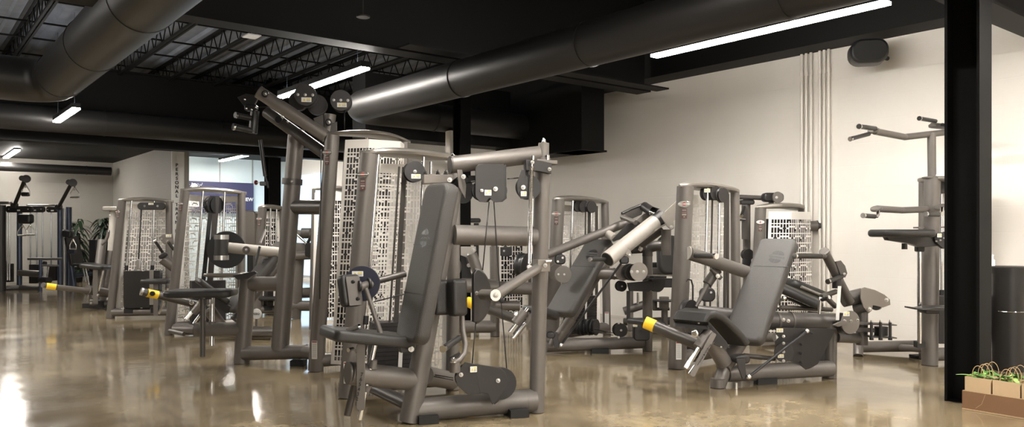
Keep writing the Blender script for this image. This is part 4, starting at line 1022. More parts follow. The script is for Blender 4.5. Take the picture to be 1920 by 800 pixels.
# ================================================================== M3: incline machine behind the pulldown
t = Thing('incline_weight_machine', 'incline machine with a black vertical roller and yellow-banded handle, behind the pulldown seat', 'exercise machine', VZ(400, 7.6, 0))
P, d, nn, W = tower(t, (317, 7.58), 347, (452, 7.95), 453, 1.405, .046, .040, 1, stack=False, rods=((.30, -.03), (.68, -.03)),
                    scr=((.08, .05), (.35, .2), (.70, .2), (.96, .05)), belts=())
t.strap('belt', 'cable', P(.45, 1.36, -.05), P(.40, .5, -.05), .040, .008, d)
t.strap('belt', 'belt', P(.53, 1.36, -.05), P(.50, .45, -.05), .055, .006, d)
t.part('pulley_wheel', MB().wheel(P(.47, 1.27, -.02), D(.9, -.4), .085, .05), 'black'); t.part('pulley_wheel', MB().wheel(P(.53, 1.27, -.02), D(.9, -.4), .085, .05), 'black')
t.part('weight_stack', MB().box(P(.5, .32, 0), d*.16, nn*.06, UP*.2), 'plate')
t.tubes('base_tube', 'frame', [(A(326, 617, 7.5), A(510, 622, 7.45), .05)])
t.tubes('second_base_tube', 'frame', [(A(470, 622, 7.3), A(520, 622, 7.25), .052)]); t.tubes('floor_tube', 'frame_dark', [(A(318, 620, 7.3), A(345, 626, 7.2), .02)])
t.part('big_wheel', MB().wheel(A(425, 468, 7.6), D(.2, -1), .18, .05, 40), 'black')
t.tubes('roller_arm', 'frame_light', [(A(428, 464, 7.3), A(530, 474, 7.35), .050)]); t.part('pivot_boss', MB().disc(A(462, 468, 7.25), D(0, -1), .036, .02, .004), 'frame'); t.bolts([A(462, 468, 7.23)], None, .012)
rl = t.part('roller_pad', MB().tube(A(415.5, 448, 7.25), A(414.5, 479, 7.25), .062, n=26), 'pad_dark')
for y0, y1 in ((440, 448.5), (478.5, 487)): t.part('roller_ring', MB().tube(A(415, y0, 7.25), A(415, y1, 7.25), .067, n=26), 'steel', rl)
w3 = D(.62, -.78)
incline_pad(t, A(530, 455, 7.5), A(430, 584, 7.15), w3, None, .27, .07, seams=(.15,), emb=.22, sc=1.2)
t.tubes('bench_rail', 'frame_dark', [(A(440, 600, 7.3), A(525, 490, 7.65), .045)])
t.pad('seat_pad', 'pad_dark', A(398, 545, 7.1), A(428, 568, 7.2)-A(370, 524, 7.0), D(.5, -.85), .34, .25, .05, .05, .02)
t.part('seat_under', MB().slab(rrect(.30, .08, .02), A(408, 565, 7.15), D(.85, 0, -.5), D(.5, 0, .85), .12, .01), 'plate')
t.tubes('seat_post_chrome', 'chrome', [(A(372, 570, 7.1), A(349, 598, 7.05), .018), (A(380, 583, 7.1), A(363, 607, 7.05), .016)]); t.tubes('seat_post_sleeve', 'frame', [(A(378, 568, 7.1), A(362, 586, 7.08), .034)])
t.part('pin_knob', MB().slab(circ(.022), A(360, 567, 7.0), RT, UP, .03, .008), 'chrome')
t.tubes('seat_tube', 'frame', [(A(392, 580, 7.2), A(420, 618, 7.3), .055)])
t.tubes('leg_handle_tube', 'frame_dark', [(A(296, 553, 7.08), A(372, 571, 7.25), .036), (A(266, 546, 7.0), A(277, 549, 7.02), .034)])
t.part('yellow_band', MB().tube(A(276, 548.5, 7.02), A(296, 553, 7.08), .038), 'yellow'); t.part('band_button', MB().disc(A(286, 550, 6.99), D(0, -1), .022, .02, .004), 'black'); t.part('end_cap', MB().tube(A(264, 545.5, 6.99), A(268, 546.5, 7.0), .036), 'steel')
t.tubes('press_rod', 'steel', [(A(498, 430, 7.2), A(488, 455, 7.15), .012)]); t.tubes('press_rod', 'black', [(A(487, 462, 7.15), A(478, 498, 7.1), .012)])

# ================================================================== M4: machine with full weight stack, left
t = Thing('seated_weight_machine', 'left machine with a patterned white screen, full black weight stack and small side seat', 'exercise machine', VZ(260, 9.1, 0))
P, d, nn, W = tower(t, (207, 9.02), 229, (317, 9.12), 317, 1.365, .046, .040, 1, stk=(.27, .83, .56), rods=((.22, -.03), (.70, -.03)), scr=((.07, .06), (.35, .17), (.72, .17), (.95, .06)), cell=.016)
t.part('pulley_box', MB().slab(rrect(.30, .085, .04), P(.68, 1.30, -.09), d, UP, .05, .006), 'plate'); t.bolts([P(.55, 1.30, -.12), P(.82, 1.30, -.12)], None, .012); t.sticker(P(.68, 1.325, -.119), .06, .022)
cable(t, [P(.45, 1.3, -.06), P(.45, .6, -.06)], .008); t.part('stack_hook', MB().slab(rrect(.05, .12, .02), P(.46, .63, -.07), d, UP, .04, .01), 'steel')
t.part('shroud', MB().box(P(.45, .34, -.075), d*.14, nn*.004, UP*.21), 'plate')
t.part('hole_strip', MB().box(P(.72, .36, -.08), d*.022, nn*.004, UP*.2), 'steel')
t.pad('seat_pad', 'pad_dark', A(295, 527, 8.8), D(1, .1), D(-.1, 1), .30, .28, .05, .05, .018)
pl = t.part('number_plate', MB().slab(rrect(.05, .36, .01), A(292, 561, 8.7), D(1, 0), A(301, 532, 8.7)-A(288, 590, 8.7), .01), 'frame')
t.tubes('chrome_guide_rod', 'chrome', [(A(314, 540, 8.8), A(298, 588, 8.8), .014)])
t.plate('pulley_cheek', 'greyplate', [(298, 446), (306, 439), (324, 438), (326, 458), (308, 458)], 8.7, 0, .02, .004); t.sticker(A(316, 442, 8.67), .06, .03); t.bolts([A(303, 448, 8.68)], None, .012)
t.tubes('arm_tube', 'frame', [(A(303, 484, 8.7), A(330, 504, 8.8), .055)]); grip(t, A(291, 452, 8.6), A(307, 476, 8.7), .016); grip(t, A(315, 453, 8.65), A(326, 468, 8.7), .016); t.part('arm_hub', MB().slab(rrect(.09, .05, .02), A(306, 479, 8.65), D(.8, 0, .5), D(-.5, 0, .8), .06, .01), 'plate')

# M4b: machine further back on the left
t = Thing('seated_weight_machine', 'small seated machine with a yellow-banded handle reaching left, farthest left of the grey machines', 'exercise machine', VZ(185, 10.2, 0))
t.tubes('post', 'frame_light', [(VZ(204, 10.6, .003), A(213, 394, 10.6), .052)]); t.tubes('guide_rod', 'steel', [(A(216, 560, 10.5), A(221, 394, 10.5), .012)])
t.part('cap', MB().slab(rrect(.20, .06, .02), A(214, 391, 10.6), RT, UP, .25, .012), 'cap'); t.bolts([A(206, 403, 10.5), A(206, 480, 10.5)], None, .012)
t.tubes('main_frame_tube', 'frame', [(A(178, 560, 10.1), A(192, 450, 10.3), .055)]); t.part('handle_hook', MB().path([A(191, 458, 10.1), A(198, 452, 10.1), A(202, 442, 10.1), A(203, 434, 10.1)], .02, n=12), 'frame'); t.part('end_cap', MB().tube(A(203, 434, 10.1), A(203.5, 431, 10.1), .023), 'chrome')
t.pad('seat_pad', 'pad_dark', A(180, 499, 10.0), D(1, 0, -.12), D(0, 1), .31, .3, .055, .05, .02)
t.part('number_plate', MB().slab(rrect(.06, .46, .01), A(179, 535, 9.9), RT, A(188, 505, 9.9)-A(172, 567, 9.9), .01), 'frame'); t.tubes('chrome_guide_rod', 'chrome', [(A(193, 507, 9.95), A(184, 545, 9.95), .014)])
t.tubes('seat_tube', 'frame', [(A(164, 543, 9.9), A(202, 549, 10.2), .060)])
t.tubes('base_tube', 'frame', [(A(168, 566, 10.2), A(208, 570, 10.3), .045)]); t.part('foot_block', MB().box(VZ(192, 10.3, .05), D(.06, 0), D(0, .1), UP*.048), 'plate'); t.part('floor_rail', MB().box(VZ(176, 10.4, .03), D(.09, 0), D(0, .12), UP*.028), 'plate')
t.tubes('tilted_leg', 'frame', [(A(190, 572, 10.3), A(207, 470, 10.4), .05)]); t.bolts([A(184, 553, 9.8), A(171, 568, 10.1)], None, .016)
t.tubes('leg_handle_tube', 'frame', [(A(105, 538, 9.6), A(166, 545, 9.9), .034), (A(80, 534, 9.5), A(88, 535.5, 9.55), .032)]); t.part('yellow_band', MB().tube(A(87, 535.5, 9.54), A(105, 538, 9.6), .037), 'yellow')

# ================================================================== M5: cable station on the far left
t = Thing('cable_station', 'black and blue multi-station cable machine with raised arms at the far left', 'exercise machine', VZ(70, 13.6, 0))
Y5 = 13.5
def vpost(px0, px1, y0, Y, mt, name='post'):
    r = (px1-px0)/2*Y/F; t.tubes(name, mt, [(VZ((px0+px1)/2, Y, .003), A((px0+px1)/2, y0, Y), r)])
vpost(-6, 10, 384, 13.2, 'plate'); vpost(32, 41, 394, 13.7, 'bluetube'); vpost(108, 117, 392, 13.8, 'bluetube'); vpost(124, 134, 388, 14.2, 'bluetube'); vpost(117, 124, 390, 14.4, 'steel', 'light_post')
t.part('clear_panel', MB().box(A(21, 468, 13.6), D(.10, .02), D(0, .002), UP*.66), 'clear'); t.part('clear_panel', MB().box(A(80, 458, 14.0), D(.27, .0), D(0, .002), UP*.62), 'clear')
for px, Y in ((14, 13.5), (18, 13.6), (57, 14.1), (69, 14.1), (80, 14.1), (96, 14.1)): t.tubes('guide_rod', 'chrome', [(A(px, 525, Y), A(px, 396, Y), .012)])
t.part('cap', MB().slab(rrect(.26, .10, .04), A(8, 380, 13.3), RT, D(0, 1), .05, .015), 'cap'); t.part('cap', MB().slab(rrect(.50, .22, .09), A(78, 385, 14.0), RT, D(0, 1), .035, .012), 'cap')
for a_, b_, Y in (((12, 386), (62, 398), 13.4), ((50, 386), (84, 398), 13.8), ((88, 387), (112, 398), 13.9)):
    w2 = (b_[0]-a_[0])*Y/F; h2 = (b_[1]-a_[1])*Y/F; c = A((a_[0]+b_[0])/2, (a_[1]+b_[1])/2, Y)
    t.part('pulley_box', MB().slab(rrect(w2, h2, h2*.45), c, RT, UP, .06, .006), 'plate'); t.bolts([c+RT*q*w2+D(0, -.035) for q in (-.36, .36)], None, .010)
    t.part('warning_label', MB().slab(rrect(.05, .022, .002, 2), c-UP*.02+D(0, -.032), RT, UP, .002), 'label')
def cable_arm(p0, p1, Y0, Y1):
    a, b2 = A(*p0, Y0), A(*p1, Y1)
    ar = t.tubes('swing_arm', 'plate', [(a, b2, .030)]); t.part('arm_root', MB().slab(rrect(.10, .09, .03), a, RT, UP, .08, .01), 'plate')
    e = a+(b2-a)*1.06
    wh = t.part('arm_pulley', MB().wheel(e+RT*.02, D(.4, -.9), .065, .03), 'plate', ar); t.part('arm_pulley', MB().disc(e-RT*.05+UP*.01, D(.4, -.9), .045, .06, .01), 'black', ar)
def dhandle(px, py, Y, h=.13, w2=.16, mt='steel'):
    top = A(px, py, Y); b = MB()
    b.path([top-UP*.06+RT*x*w2+UP*z*h for x, z in ((0, .35), (-.42, -.35), (-.5, -.5), (-.5, -1.0), (.5, -1.0), (.5, -.5), (.42, -.35), (0, .35))], .008, n=8)
    hd = t.part('cable_handle', b, mt); t.part('carabiner', MB().tube(top, top-UP*.07, .008, n=8), 'chrome', hd)
    t.part('handle_grip', MB().tube(top-UP*(.06+h)-RT*w2*.42, top-UP*(.06+h)+RT*w2*.42, .014, n=12), mt, hd)
cable_arm((27, 385), (46, 338), 13.3, 12.9); cable_arm((110, 388), (133, 345), 13.7, 13.3)
dhandle(48, 344, 12.9, .12, .13); t.part('handle_bag', MB().slab(rrect(.13, .07, .02), A(48, 364, 12.9), RT, UP, .06, .02, 3), 'black'); dhandle(140, 349, 13.3)
t.part('middle_arm', MB().slab(rrect(.24, .17, .05), A(48, 410, 13.3), RT, UP, .14, .04, 3), 'black'); dhandle(42, 420, 13.1); dhandle(57, 419, 13.2)
t.part('right_arm_head', MB().slab(rrect(.18, .13, .04), A(127, 438, 13.6), D(1, 0, -.2), UP, .12, .03, 3), 'black'); dhandle(137, 446, 13.5, .13, .11); t.part('handle_bag', MB().slab(rrect(.13, .11, .03), A(136, 470, 13.55), RT, UP, .06, .02, 3), 'navy')
for px, py, w2, h2 in ((13, 511, .17, .33), (66, 513, .14, .34), (100, 512, .15, .26)):
    t.part('weight_stack', MB().slab(rrect(w2, h2, .01), A(px, py, 14.0), RT, UP, .14, .004), 'plate')
t.part('stack_head', MB().slab(circ(.035), A(10, 492, 13.8), RT, UP, .05, .01), 'black'); t.part('stack_head', MB().slab(circ(.035), A(84, 493, 13.9), RT, UP, .05, .01), 'black')
t.tubes('beam', 'frame_dark', [(A(36, 511, 13.5), A(76, 513, 13.4), .055), (A(-4, 541, 13.4), A(38, 539, 13.6), .05), (A(38, 540, 13.6), A(75, 541, 13.5), .055)])
t.tubes('stand_post', 'bluetube', [(VZ(76, 13.1, .003), A(76, 486, 13.1), .026)]); t.tubes('top_bar', 'frame_dark', [(A(52, 485, 13.1), A(117, 485, 13.2), .022)]); t.tubes('lower_bar', 'frame_dark', [(A(78, 497, 13.1), A(110, 498, 13.2), .018)])
t.tubes('roller', 'black', [(A(78, 525, 13.1), A(92, 525, 13.0), .055)]); t.part('chrome_post', MB().tube(A(88, 520, 13.3), A(91, 500, 13.3), .014), 'chrome')
# adjustable bench right of it
t = Thing('exercise_bench', 'dark exercise bench with blue-grey tubes right of the cable station', 'bench', VZ(150, 14.5, 0))
t.pad('bench_pad', 'pad_dark', A(163, 495, 14.2), D(1, 0), D(0, 1), .30, .5, .05, .04, .015); t.pad('bench_back', 'pad_dark', A(139, 470, 14.1), D(-.25, 0, 1), D(.2, 1), .55, .3, .07, .04, .02)
t.tubes('bench_tube', 'bluetube', [(VZ(139, 14.1, .003), A(133, 490, 14.1), .045), (A(141, 516, 14.0), A(170, 512, 14.3), .045)]); t.tubes('chrome_leg', 'chrome', [(A(160, 500, 14.0), A(167, 534, 14.0), .014), (A(155, 500, 14.0), A(161, 528, 14.0), .012)])
t = Thing('storage_box', 'small dark box standing between the bench and the hanging-leaf plant', 'box', VZ(179, 14.6, 0))
t.part('box_body', MB().slab(rrect(.13, .83, .008), VZ(179, 14.6, .42), RT, UP, .22, .006), 'plate'); t.part('box_lid', MB().box(VZ(179, 14.6, .845), D(.072, 0), D(0, .12), UP*.012), 'black')
# plants on the far wall
def plant(name, label, px, ytop, ypot, Y, rad, n, potw, stand, seed):
    rnd = random.Random(seed)
    t = Thing(name, label, 'plant', VZ(px, Y, 0)); top = A(px, ypot, Y)
    t.part('pot', MB().loft([[VZ(px, Y, z)+RT*r*math.cos(2*math.pi*i/24)+FW*r*math.sin(2*math.pi*i/24) for i in range(24)] for z, r in ((.002, potw*.7), (top.z*.5, potw*.85), (top.z, potw))]), 'black')
    t.part('stem', MB().tube(VZ(px, Y, top.z), A(px, (ytop+ypot)/2, Y), .012), 'leafdark')
    b = MB(); H2 = (ypot-ytop)*Y/F
    for k in range(n):
        a = rnd.uniform(0, 6.28); z0 = top.z+rnd.uniform(-.1, .85)*H2; L2 = rad*rnd.uniform(.6, 1.1); el = rnd.uniform(.1, 1.1)
        dd = RT*math.cos(a)+FW*math.sin(a)*.8; sd = UP.cross(dd).normalized(); base = Vector((top.x, top.y, z0)); rows = []
        for i in range(7):
            q = i/6; c = base+dd*L2*q+UP*(math.sin(el)*L2*q-1.1*L2*q*q); wd = .028*math.sin(math.pi*min(1, q*.92+.06))
            rows.append((c-sd*wd, c+UP*-.004, c+sd*wd))
        vs = [p for r in rows for p in r]; fs = []
        for i in range(6):
            fs += [[i*3, i*3+1, i*3+4, i*3+3], [i*3+1, i*3+2, i*3+5, i*3+4]]
        b.add(vs, fs, True)
    t.part('foliage', b, 'leafdark')
plant('potted_palm', 'tall dark-leaved plant behind the cable station at the far wall', 145, 398, 500, 15.6, .36, 130, .12, 0, 3)
plant('potted_palm', 'dark-leaved plant behind the farthest left seated machine', 196, 403, 446, 15.2, .33, 90, .13, 0, 5)

# ================================================================== lettering and banner at the back
pc = V(331, 345, 1)
u_end = 17.7*S-.034
k_ = None
def on_u(px, py, u):
    k = (px-CX)/F; a = FW+RT*k; Y = u/a.y; return V(px, py, Y)
txt = 'PERSONAL TRAINING'
cen = on_u(331.5, 306, u_end)
root = bpy.data.objects.new('wall_lettering', None); COL.objects.link(root); root.location = cen; tag(root, 'black vertical lettering reading PERSONAL TRAINING on the pale wall end', 'lettering')
for i, ch in enumerate(txt):
    if ch == ' ': continue
    py = 309.5+i*8.25
    p = on_u(331.5, py, u_end); text_mesh(ch, .074, p, (1, 0, 0), UP, 'ink', 'letter', root, cen, ext=.004, bold=True)
struct('trim_41', MB().box(Vector((on_u(333, 300, 17.7*S).x, 17.7*S-.012, 1.2)), (.098, 0, 0), (0, .018, 0), (0, 0, 1.2)), 'white')
ub = 21.3*S
c0, c1 = on_u(353, 341, ub), on_u(475, 349, ub); c2 = on_u(471, 398, ub)
t = Thing('wall_banner', 'navy banner with white logo marks on the pale blue back wall', 'banner', (c0+c1)/2)
mid = Vector(((c0.x+c1.x)/2, ub, (c0.z+c2.z)/2)); wb = c1.x-c0.x; hb = c0.z-c2.z+.05
bo = t.part('banner_panel', MB().box(mid, (wb/2, 0, 0), (0, .012, 0), (0, 0, hb/2)), 'banner')
t.part('white_ellipse', MB().slab(circ(.065, 24, .05), on_u(364, 348, ub)-Vector((0, .016, 0)), (1, 0, 0), UP, .006), 'white', bo)
b = MB(); rnd = random.Random(2)
for k in range(16):
    p = on_u(rnd.choice([rnd.uniform(355, 360), rnd.uniform(369, 379)]), rnd.uniform(342, 350), ub)-Vector((0, .016, 0)); b.slab(circ(.007, 6), p, (1, 0, 0), UP, .004)
t.part('star_dots', b, 'white', bo)['kind'] = 'stuff'
for px, s_ in ((378, 'GM'), (414, 'THE'), (438, 'O'), (464, 'NEW')):
    text_mesh(s_, .10, on_u(px, 374, ub)-Vector((0, .016, 0)), (1, 0, 0), UP, 'white', 'banner_lettering', bo, t.loc, ext=.003, bold=True)
t.part('lower_logo', MB().box(on_u(362, 378, ub)-Vector((0, .014, 0)), (.11, 0, 0), (0, .004, 0), (0, 0, .10)), 'white', bo)
# wall lettering disc near the floor and ball-joint arm on the back column
t = Thing('round_sign_disc', 'small white round disc with dark print, low behind the pulldown frame', 'sign', VZ(481, 7.6, 0))
t.part('disc_face', MB().disc(A(481, 588, 7.6), D(0, -1), .050, .012, .003), 'white'); text_mesh('CEO', .03, A(481, 588, 7.59), RT, UP, 'ink', 'disc_print', t.o, t.loc, ext=.001); t.part('disc_stem', MB().tube(VZ(481, 7.62, .002), A(481, 592, 7.62), .012), 'frame')
_u3 = isect_v(511, 6.42)*S
t = Thing('ball_joint_arm', 'small dark arm with a round red-brown knob fixed to the back column', 'bracket', A(494, 343, 12.85))
t.part('arm_block', MB().slab(rrect(.17, .07, .02), A(497, 344, 12.85), RT, UP, .05, .01), 'black'); t.tubes('arm_rod', 'steel', [(A(481, 342, 12.85), A(490, 342, 12.85), .010)]); t.part('knob', MB().disc(A(480, 342, 12.85), D(.9, -.4), .04, .02, .006), 'red')

# ================================================================== distant machines seen through gaps
t = Thing('weight_tower', 'small grey weight tower seen left of the pulldown mast, in front of the black column', 'exercise machine', VZ(500, 9.5, 0))
P, d, nn, W = tower(t, (482, 9.3), 492, (532, 9.5), 530, 1.29, .055, .04, 1, stk=(.3, .8, .4), rods=((.4, 0), (.7, 0)), cell=.018, scr=((.2, .05), (.8, .12), (.95, .05)))
t.tubes('base_beam', 'frame', [(A(478, 570, 9.5), A(530, 570, 9.5), .055)]); t.pad('low_seat', 'pad_dark', A(505, 558, 9.4), D(1, 0), D(0, 1), .32, .3, .05, .05, .02)
t = Thing('weight_tower', 'dark narrow weight tower beside the navy banner edge', 'exercise machine', VZ(472, 10.5, 0))
t.tubes('post', 'frame_dark', [(VZ(484, 10.5, .003), A(483, 402, 10.5), .06)]); t.part('cap', MB().slab(rrect(.36, .12, .05), A(472, 399, 10.5), RT, D(0, 1), .04, .014), 'cap'); t.part('back_panel', MB().box(VZ(474, 10.6, .62), D(.07, 0), D(0, .02), UP*.6), 'black')
t.pad('side_pad', 'greyplate', A(466, 430, 10.3), D(0, 0, 1), D(1, .2), .5, .2, .08, .06, .03); t.tubes('white_rail', 'white', [(A(460, 404, 10.4), A(470, 414, 10.4), .02)])
t = Thing('seated_weight_machine', 'far machine with crossed handles seen between the pulldown mast and its tower', 'exercise machine', VZ(565, 9.0, 0))
t.tubes('post', 'frame', [(VZ(555, 9.0, .003), A(563, 455, 9.0), .055)]); t.tubes('cross_arm', 'frame', [(A(535, 480, 9.0), A(582, 478, 8.9), .05), (A(552, 436, 9.0), A(577, 440, 8.95), .04)])
t.part('arm_drum', MB().tube(A(566, 437, 8.95), A(582, 437, 8.95), .06, n=24), 'frame_dark'); t.tubes('strut_bar', 'chrome', [(A(553, 436, 8.8), A(575, 456, 8.8), .014)]); grip(t, A(587, 436, 8.7), A(577, 455, 8.8), .018)
t.part('joint_block', MB().slab(rrect(.08, .16, .03), A(579, 468, 8.8), D(1, 0), D(.2, 0, 1), .06, .01), 'plate'); t.bolts([A(585, 480, 8.75)], None, .016)
t.tubes('base_beam', 'frame', [(A(545, 550, 9.1), A(585, 548, 9.1), .06), (A(545, 573, 9.0), A(588, 573, 9.0), .06)])
t = Thing('weight_tower', 'tower with a white patterned screen just left of the tall pulldown tower', 'exercise machine', VZ(592, 8.2, 0))
P, d, nn, W = tower(t, (583, 8.0), 588, (660, 8.4), 655, 1.44, .02, .04, -1, stack=False, rods=(), scr=((0, .02), (.15, .14), (.8, .16), (.95, .05)), cell=.016, base=False)
# M10 between centre and right machines
t = Thing('seated_weight_machine', 'far machine with dark rounded pads seen between the centre and right machines', 'exercise machine', VZ(1240, 8.0, 0))
t.pad('back_pad', 'pad_dark', A(1254, 478, 7.9), D(.1, .1, 1), D(1, .3), .40, .26, .08, .10, .03); t.pad('side_pad', 'pad_dark', A(1222, 502, 8.2), D(1, 0), UP, .20, .12, .06, .04, .02)
t.part('roll_pad', MB().tube(A(1222, 512, 8.1), A(1248, 512, 8.1), .06, n=22), 'frame'); t.tubes('frame_post', 'frame', [(VZ(1246, 8.0, .003), A(1246, 556, 8.0), .034), (A(1226, 580, 8.0), A(1226, 528, 8.0), .034), (VZ(1182, 7.9, .003), A(1182, 545, 7.9), .03)])
t.tubes('frame_rail', 'frame_dark', [(A(1170, 583, 7.9), A(1210, 570, 7.9), .042), (A(1224, 579, 8.0), A(1255, 579, 8.0), .016), (A(1170, 603, 8.2), A(1262, 601, 8.0), .04), (A(1160, 640, 7.6), A(1256, 620, 8.0), .04)])
t.part('platform_disc', MB().disc(A(1244, 563, 7.9), UP, .12, .012), 'plate'); t.part('hub', MB().tube(A(1245, 556, 7.9), A(1245, 578, 7.9), .05), 'frame'); t.part('clevis', MB().slab(rrect(.12, .09, .02), A(1252, 530, 7.9), RT, UP, .08, .01), 'black'); t.part('foot_tray', MB().slab(rrect(.22, .08, .02), A(1226, 610, 7.9), RT, UP, .2, .01), 'black'); t.tubes('chrome_post', 'chrome', [(A(1196, 570, 7.8), A(1196, 548, 7.8), .012)])
# M11 behind the front machine
t = Thing('incline_weight_machine', 'far machine seen under the front machine\'s beams, with a big black cable reel', 'exercise machine', VZ(930, 7.4, 0))
P, d, nn, W = tower(t, (926, 8.2), 926, (992, 8.4), 992, 1.0, .036, .03, -1, stack=False, rods=(), scr=((.1, .02), (.3, .06), (.8, .06), (.95, .02)), cell=.016, base=False)
t.tubes('frame_post', 'frame', [(VZ(928, 7.5, .003), A(927, 462, 7.5), .045)]); t.tubes('upper_tube', 'frame', [(A(862, 536, 7.2), A(1000, 541, 7.2), .058), (A(865, 530, 7.3), A(930, 532, 7.3), .045)])
t.tubes('lower_tube', 'frame', [(A(872, 612, 7.5), A(930, 612, 7.5), .06), (A(930, 572, 7.2), A(975, 573, 7.2), .045)])
t.tubes('tilted_tube', 'frame', [(A(884, 476, 7.2), A(898, 516, 7.2), .05)]); t.plate('arm_plate', 'frame_light', [(864, 462), (892, 462), (893, 470), (885, 478), (874, 482), (864, 478)], 7.25, 0, .02, .003); t.bolts([A(887, 468, 7.2), A(876, 478, 7.2), A(879, 497, 7.2)], None, .018)
t.plate('black_fin', 'black', [(865, 478), (874, 482), (886, 520), (878, 526), (866, 520)], 7.4, 0, .04, .004)
t.part('cable_reel', MB().wheel(A(985, 497, 7.0), D(.75, -.66), .11, .10, 36), 'black'); t.plate('pulley_housing', 'plate', [(938, 463), (960, 462), (960, 478), (952, 481), (938, 479)], 7.6, 0, .05, .006); t.bolts([A(945, 470, 7.55)], None, .010)
t.part('small_wheel', MB().wheel(A(849, 500, 7.0), D(.8, -.6), .09, .05), 'frame_dark'); t.part('dark_cap', MB().slab(rrect(.26, .05, .02), A(880, 413, 9.0), RT, UP, .2, .01), 'plate'); t.tubes('dark_post', 'plate', [(VZ(893, 9.0, .003), A(893, 418, 9.0), .03)])

# ================================================================== M8: far right tower with pads behind the incline machine
t = Thing('lying_weight_machine', 'machine with white patterned tower and glossy pads, behind the right-hand incline bench', 'exercise machine', VZ(1460, 7.0, 0))
P, d, nn, W = tower(t, (1416, 7.0), 1426, (1508, 7.3), 1502, 1.22, .052, .030, -1, stack=False, rods=(), scr=((.08, .06), (.38, .17), (.90, .15), (1.0, .04)), info=None, cell=.0145)
t.tubes('side_arm', 'frame', [(A(1500, 424, 7.3), A(1531, 423, 7.3), .048)]); t.part('side_arm_end', MB().tube(A(1531, 423, 7.3), A(1536, 423, 7.3), .050, n=24), 'plate')
t.tubes('top_bar', 'frame_dark', [(A(1386, 369, 7.2), A(1432, 371, 7.2), .022)]); t.part('top_head', MB().slab(rrect(.19, .085, .035), A(1448, 370, 7.15), D(1, 0), D(0, 0, 1), .10, .02), 'plate'); t.part('head_cheek', MB().disc(A(1458, 370, 7.05), D(.2, -1), .052, .02, .004), 'frame'); t.bolts([A(1456, 370, 7.03)], None, .012)
t.tubes('head_stem', 'frame_dark', [(A(1445, 376, 7.15), A(1448, 388, 7.15), .022)])
t.part('upright', MB().slab(rrect(.06, 1.0, .008), A(1400, 470, 7.3), RT, UP, .05, .006), 'frame'); t.part('hole_plate', MB().slab(rrect(.05, .32, .006), A(1396, 416, 7.22), RT, UP, .02), 'frame_dark'); t.part('upright_cap', MB().slab(rrect(.13, .045, .02), A(1400, 379, 7.25), RT, UP, .08, .01), 'plate')
t.part('pivot_wheel', MB().wheel(A(1401, 477, 7.2), D(.1, -1), .052, .06), 'plate'); t.tubes('pin_handle', 'chrome', [(A(1384, 411, 7.15), A(1396, 412, 7.2), .014)]); grip(t, A(1390, 404, 7.1), A(1396, 388, 7.2), .014)
t.part('lower_fork', MB().slab(rrect(.07, .12, .01), A(1400, 497, 7.2), RT, UP, .06, .006), 'black')
t.tubes('rear_frame', 'frame', [(A(1515, 590, 6.3), A(1545, 592, 6.3), .03)])
pf, _ = t.pad('body_pad', 'pad_dark', A(1494, 552, 6.3), A(1530, 562, 6.4)-A(1470, 540, 6.2), D(.35, 1), .42, .30, .07, .06, .03); t.pad('second_pad', 'pad_dark', A(1512, 543, 6.7), D(1, .2, -.4), D(-.2, 1), .40, .25, .07, .06, .03)
t.part('pad_edge', MB().tube(A(1502, 537, 6.4), A(1540, 553, 6.4), .012), 'cap'); t.tubes('slide_rail', 'frame_dark', [(A(1463, 576, 6.2), A(1560, 580, 6.3), .018), (A(1470, 556, 6.3), A(1525, 580, 6.3), .012)])
t.tubes('base_beam', 'frame', [(A(1420, 632, 6.9), A(1452, 632, 6.8), .04)])

# ================================================================== M9: chin and dip machine
t = Thing('chin_dip_machine', 'tall chin-up and dip machine with four outstretched arms against the cream right wall', 'exercise machine', VZ(1743, 5.87, 0))
t.tubes('main_post', 'frame', [(VZ(1743, 5.87, .003), A(1748, 333, 5.87), .058)]); t.tubes('upper_post', 'frame', [(A(1747.5, 336, 5.87), A(1746.5, 249, 5.87), .030)])
t.part('post_flange', MB().slab(rrect(.14, .10, .03), A(1749, 333, 5.87), RT, D(0, 1), .014, .004), 'frame'); t.bolts([A(1757, 331, 5.82)], UP, .010)
t.tubes('rear_post', 'frame', [(VZ(1731, 6.15, .003), A(1731, 338, 6.15), .034)]); t.part('cap', MB().slab(rrect(.44, .34, .14), A(1782, 336, 5.95), RT, D(0, 1), .03, .012), 'cap')
t.tubes('far_post', 'frame', [(VZ(1838, 6.0, .003), A(1838, 338, 6.0), .04)])
t.tubes('top_bar', 'frame', [(A(1640, 246, 5.55), A(1697, 257, 5.8), .024), (A(1695, 257, 5.8), A(1790, 246, 5.95), .024), (A(1790, 246, 5.95), A(1835, 250, 5.85), .024)])
t.part('bar_end', MB().disc(A(1638, 245, 5.53), D(-.3, -.3, .9), .040, .02, .006), 'frame'); t.tubes('second_top_bar', 'frame', [(A(1748, 235, 6.3), A(1795, 240, 6.0), .024)]); t.part('bar_end', MB().disc(A(1751, 235, 6.25), D(-.3, -.3, .9), .040, .02, .006), 'frame')
grip(t, A(1612, 237, 5.3), A(1641, 241, 5.5), .016); grip(t, A(1596, 260, 5.35), A(1629, 251, 5.5), .015); grip(t, A(1725, 222, 6.0), A(1754, 227, 6.2), .016); t.tubes('grip', 'pad_dark', [(A(1766, 234, 6.1), A(1790, 238, 6.0), .015)])
t.tubes('dip_arm', 'frame', [(A(1645, 391, 5.5), A(1692, 394, 5.7), .024), (A(1690, 394, 5.7), A(1745, 392, 5.87), .024)]); t.part('arm_end', MB().disc(A(1643, 391, 5.48), D(-.3, -.3, .9), .040, .02, .006), 'frame')
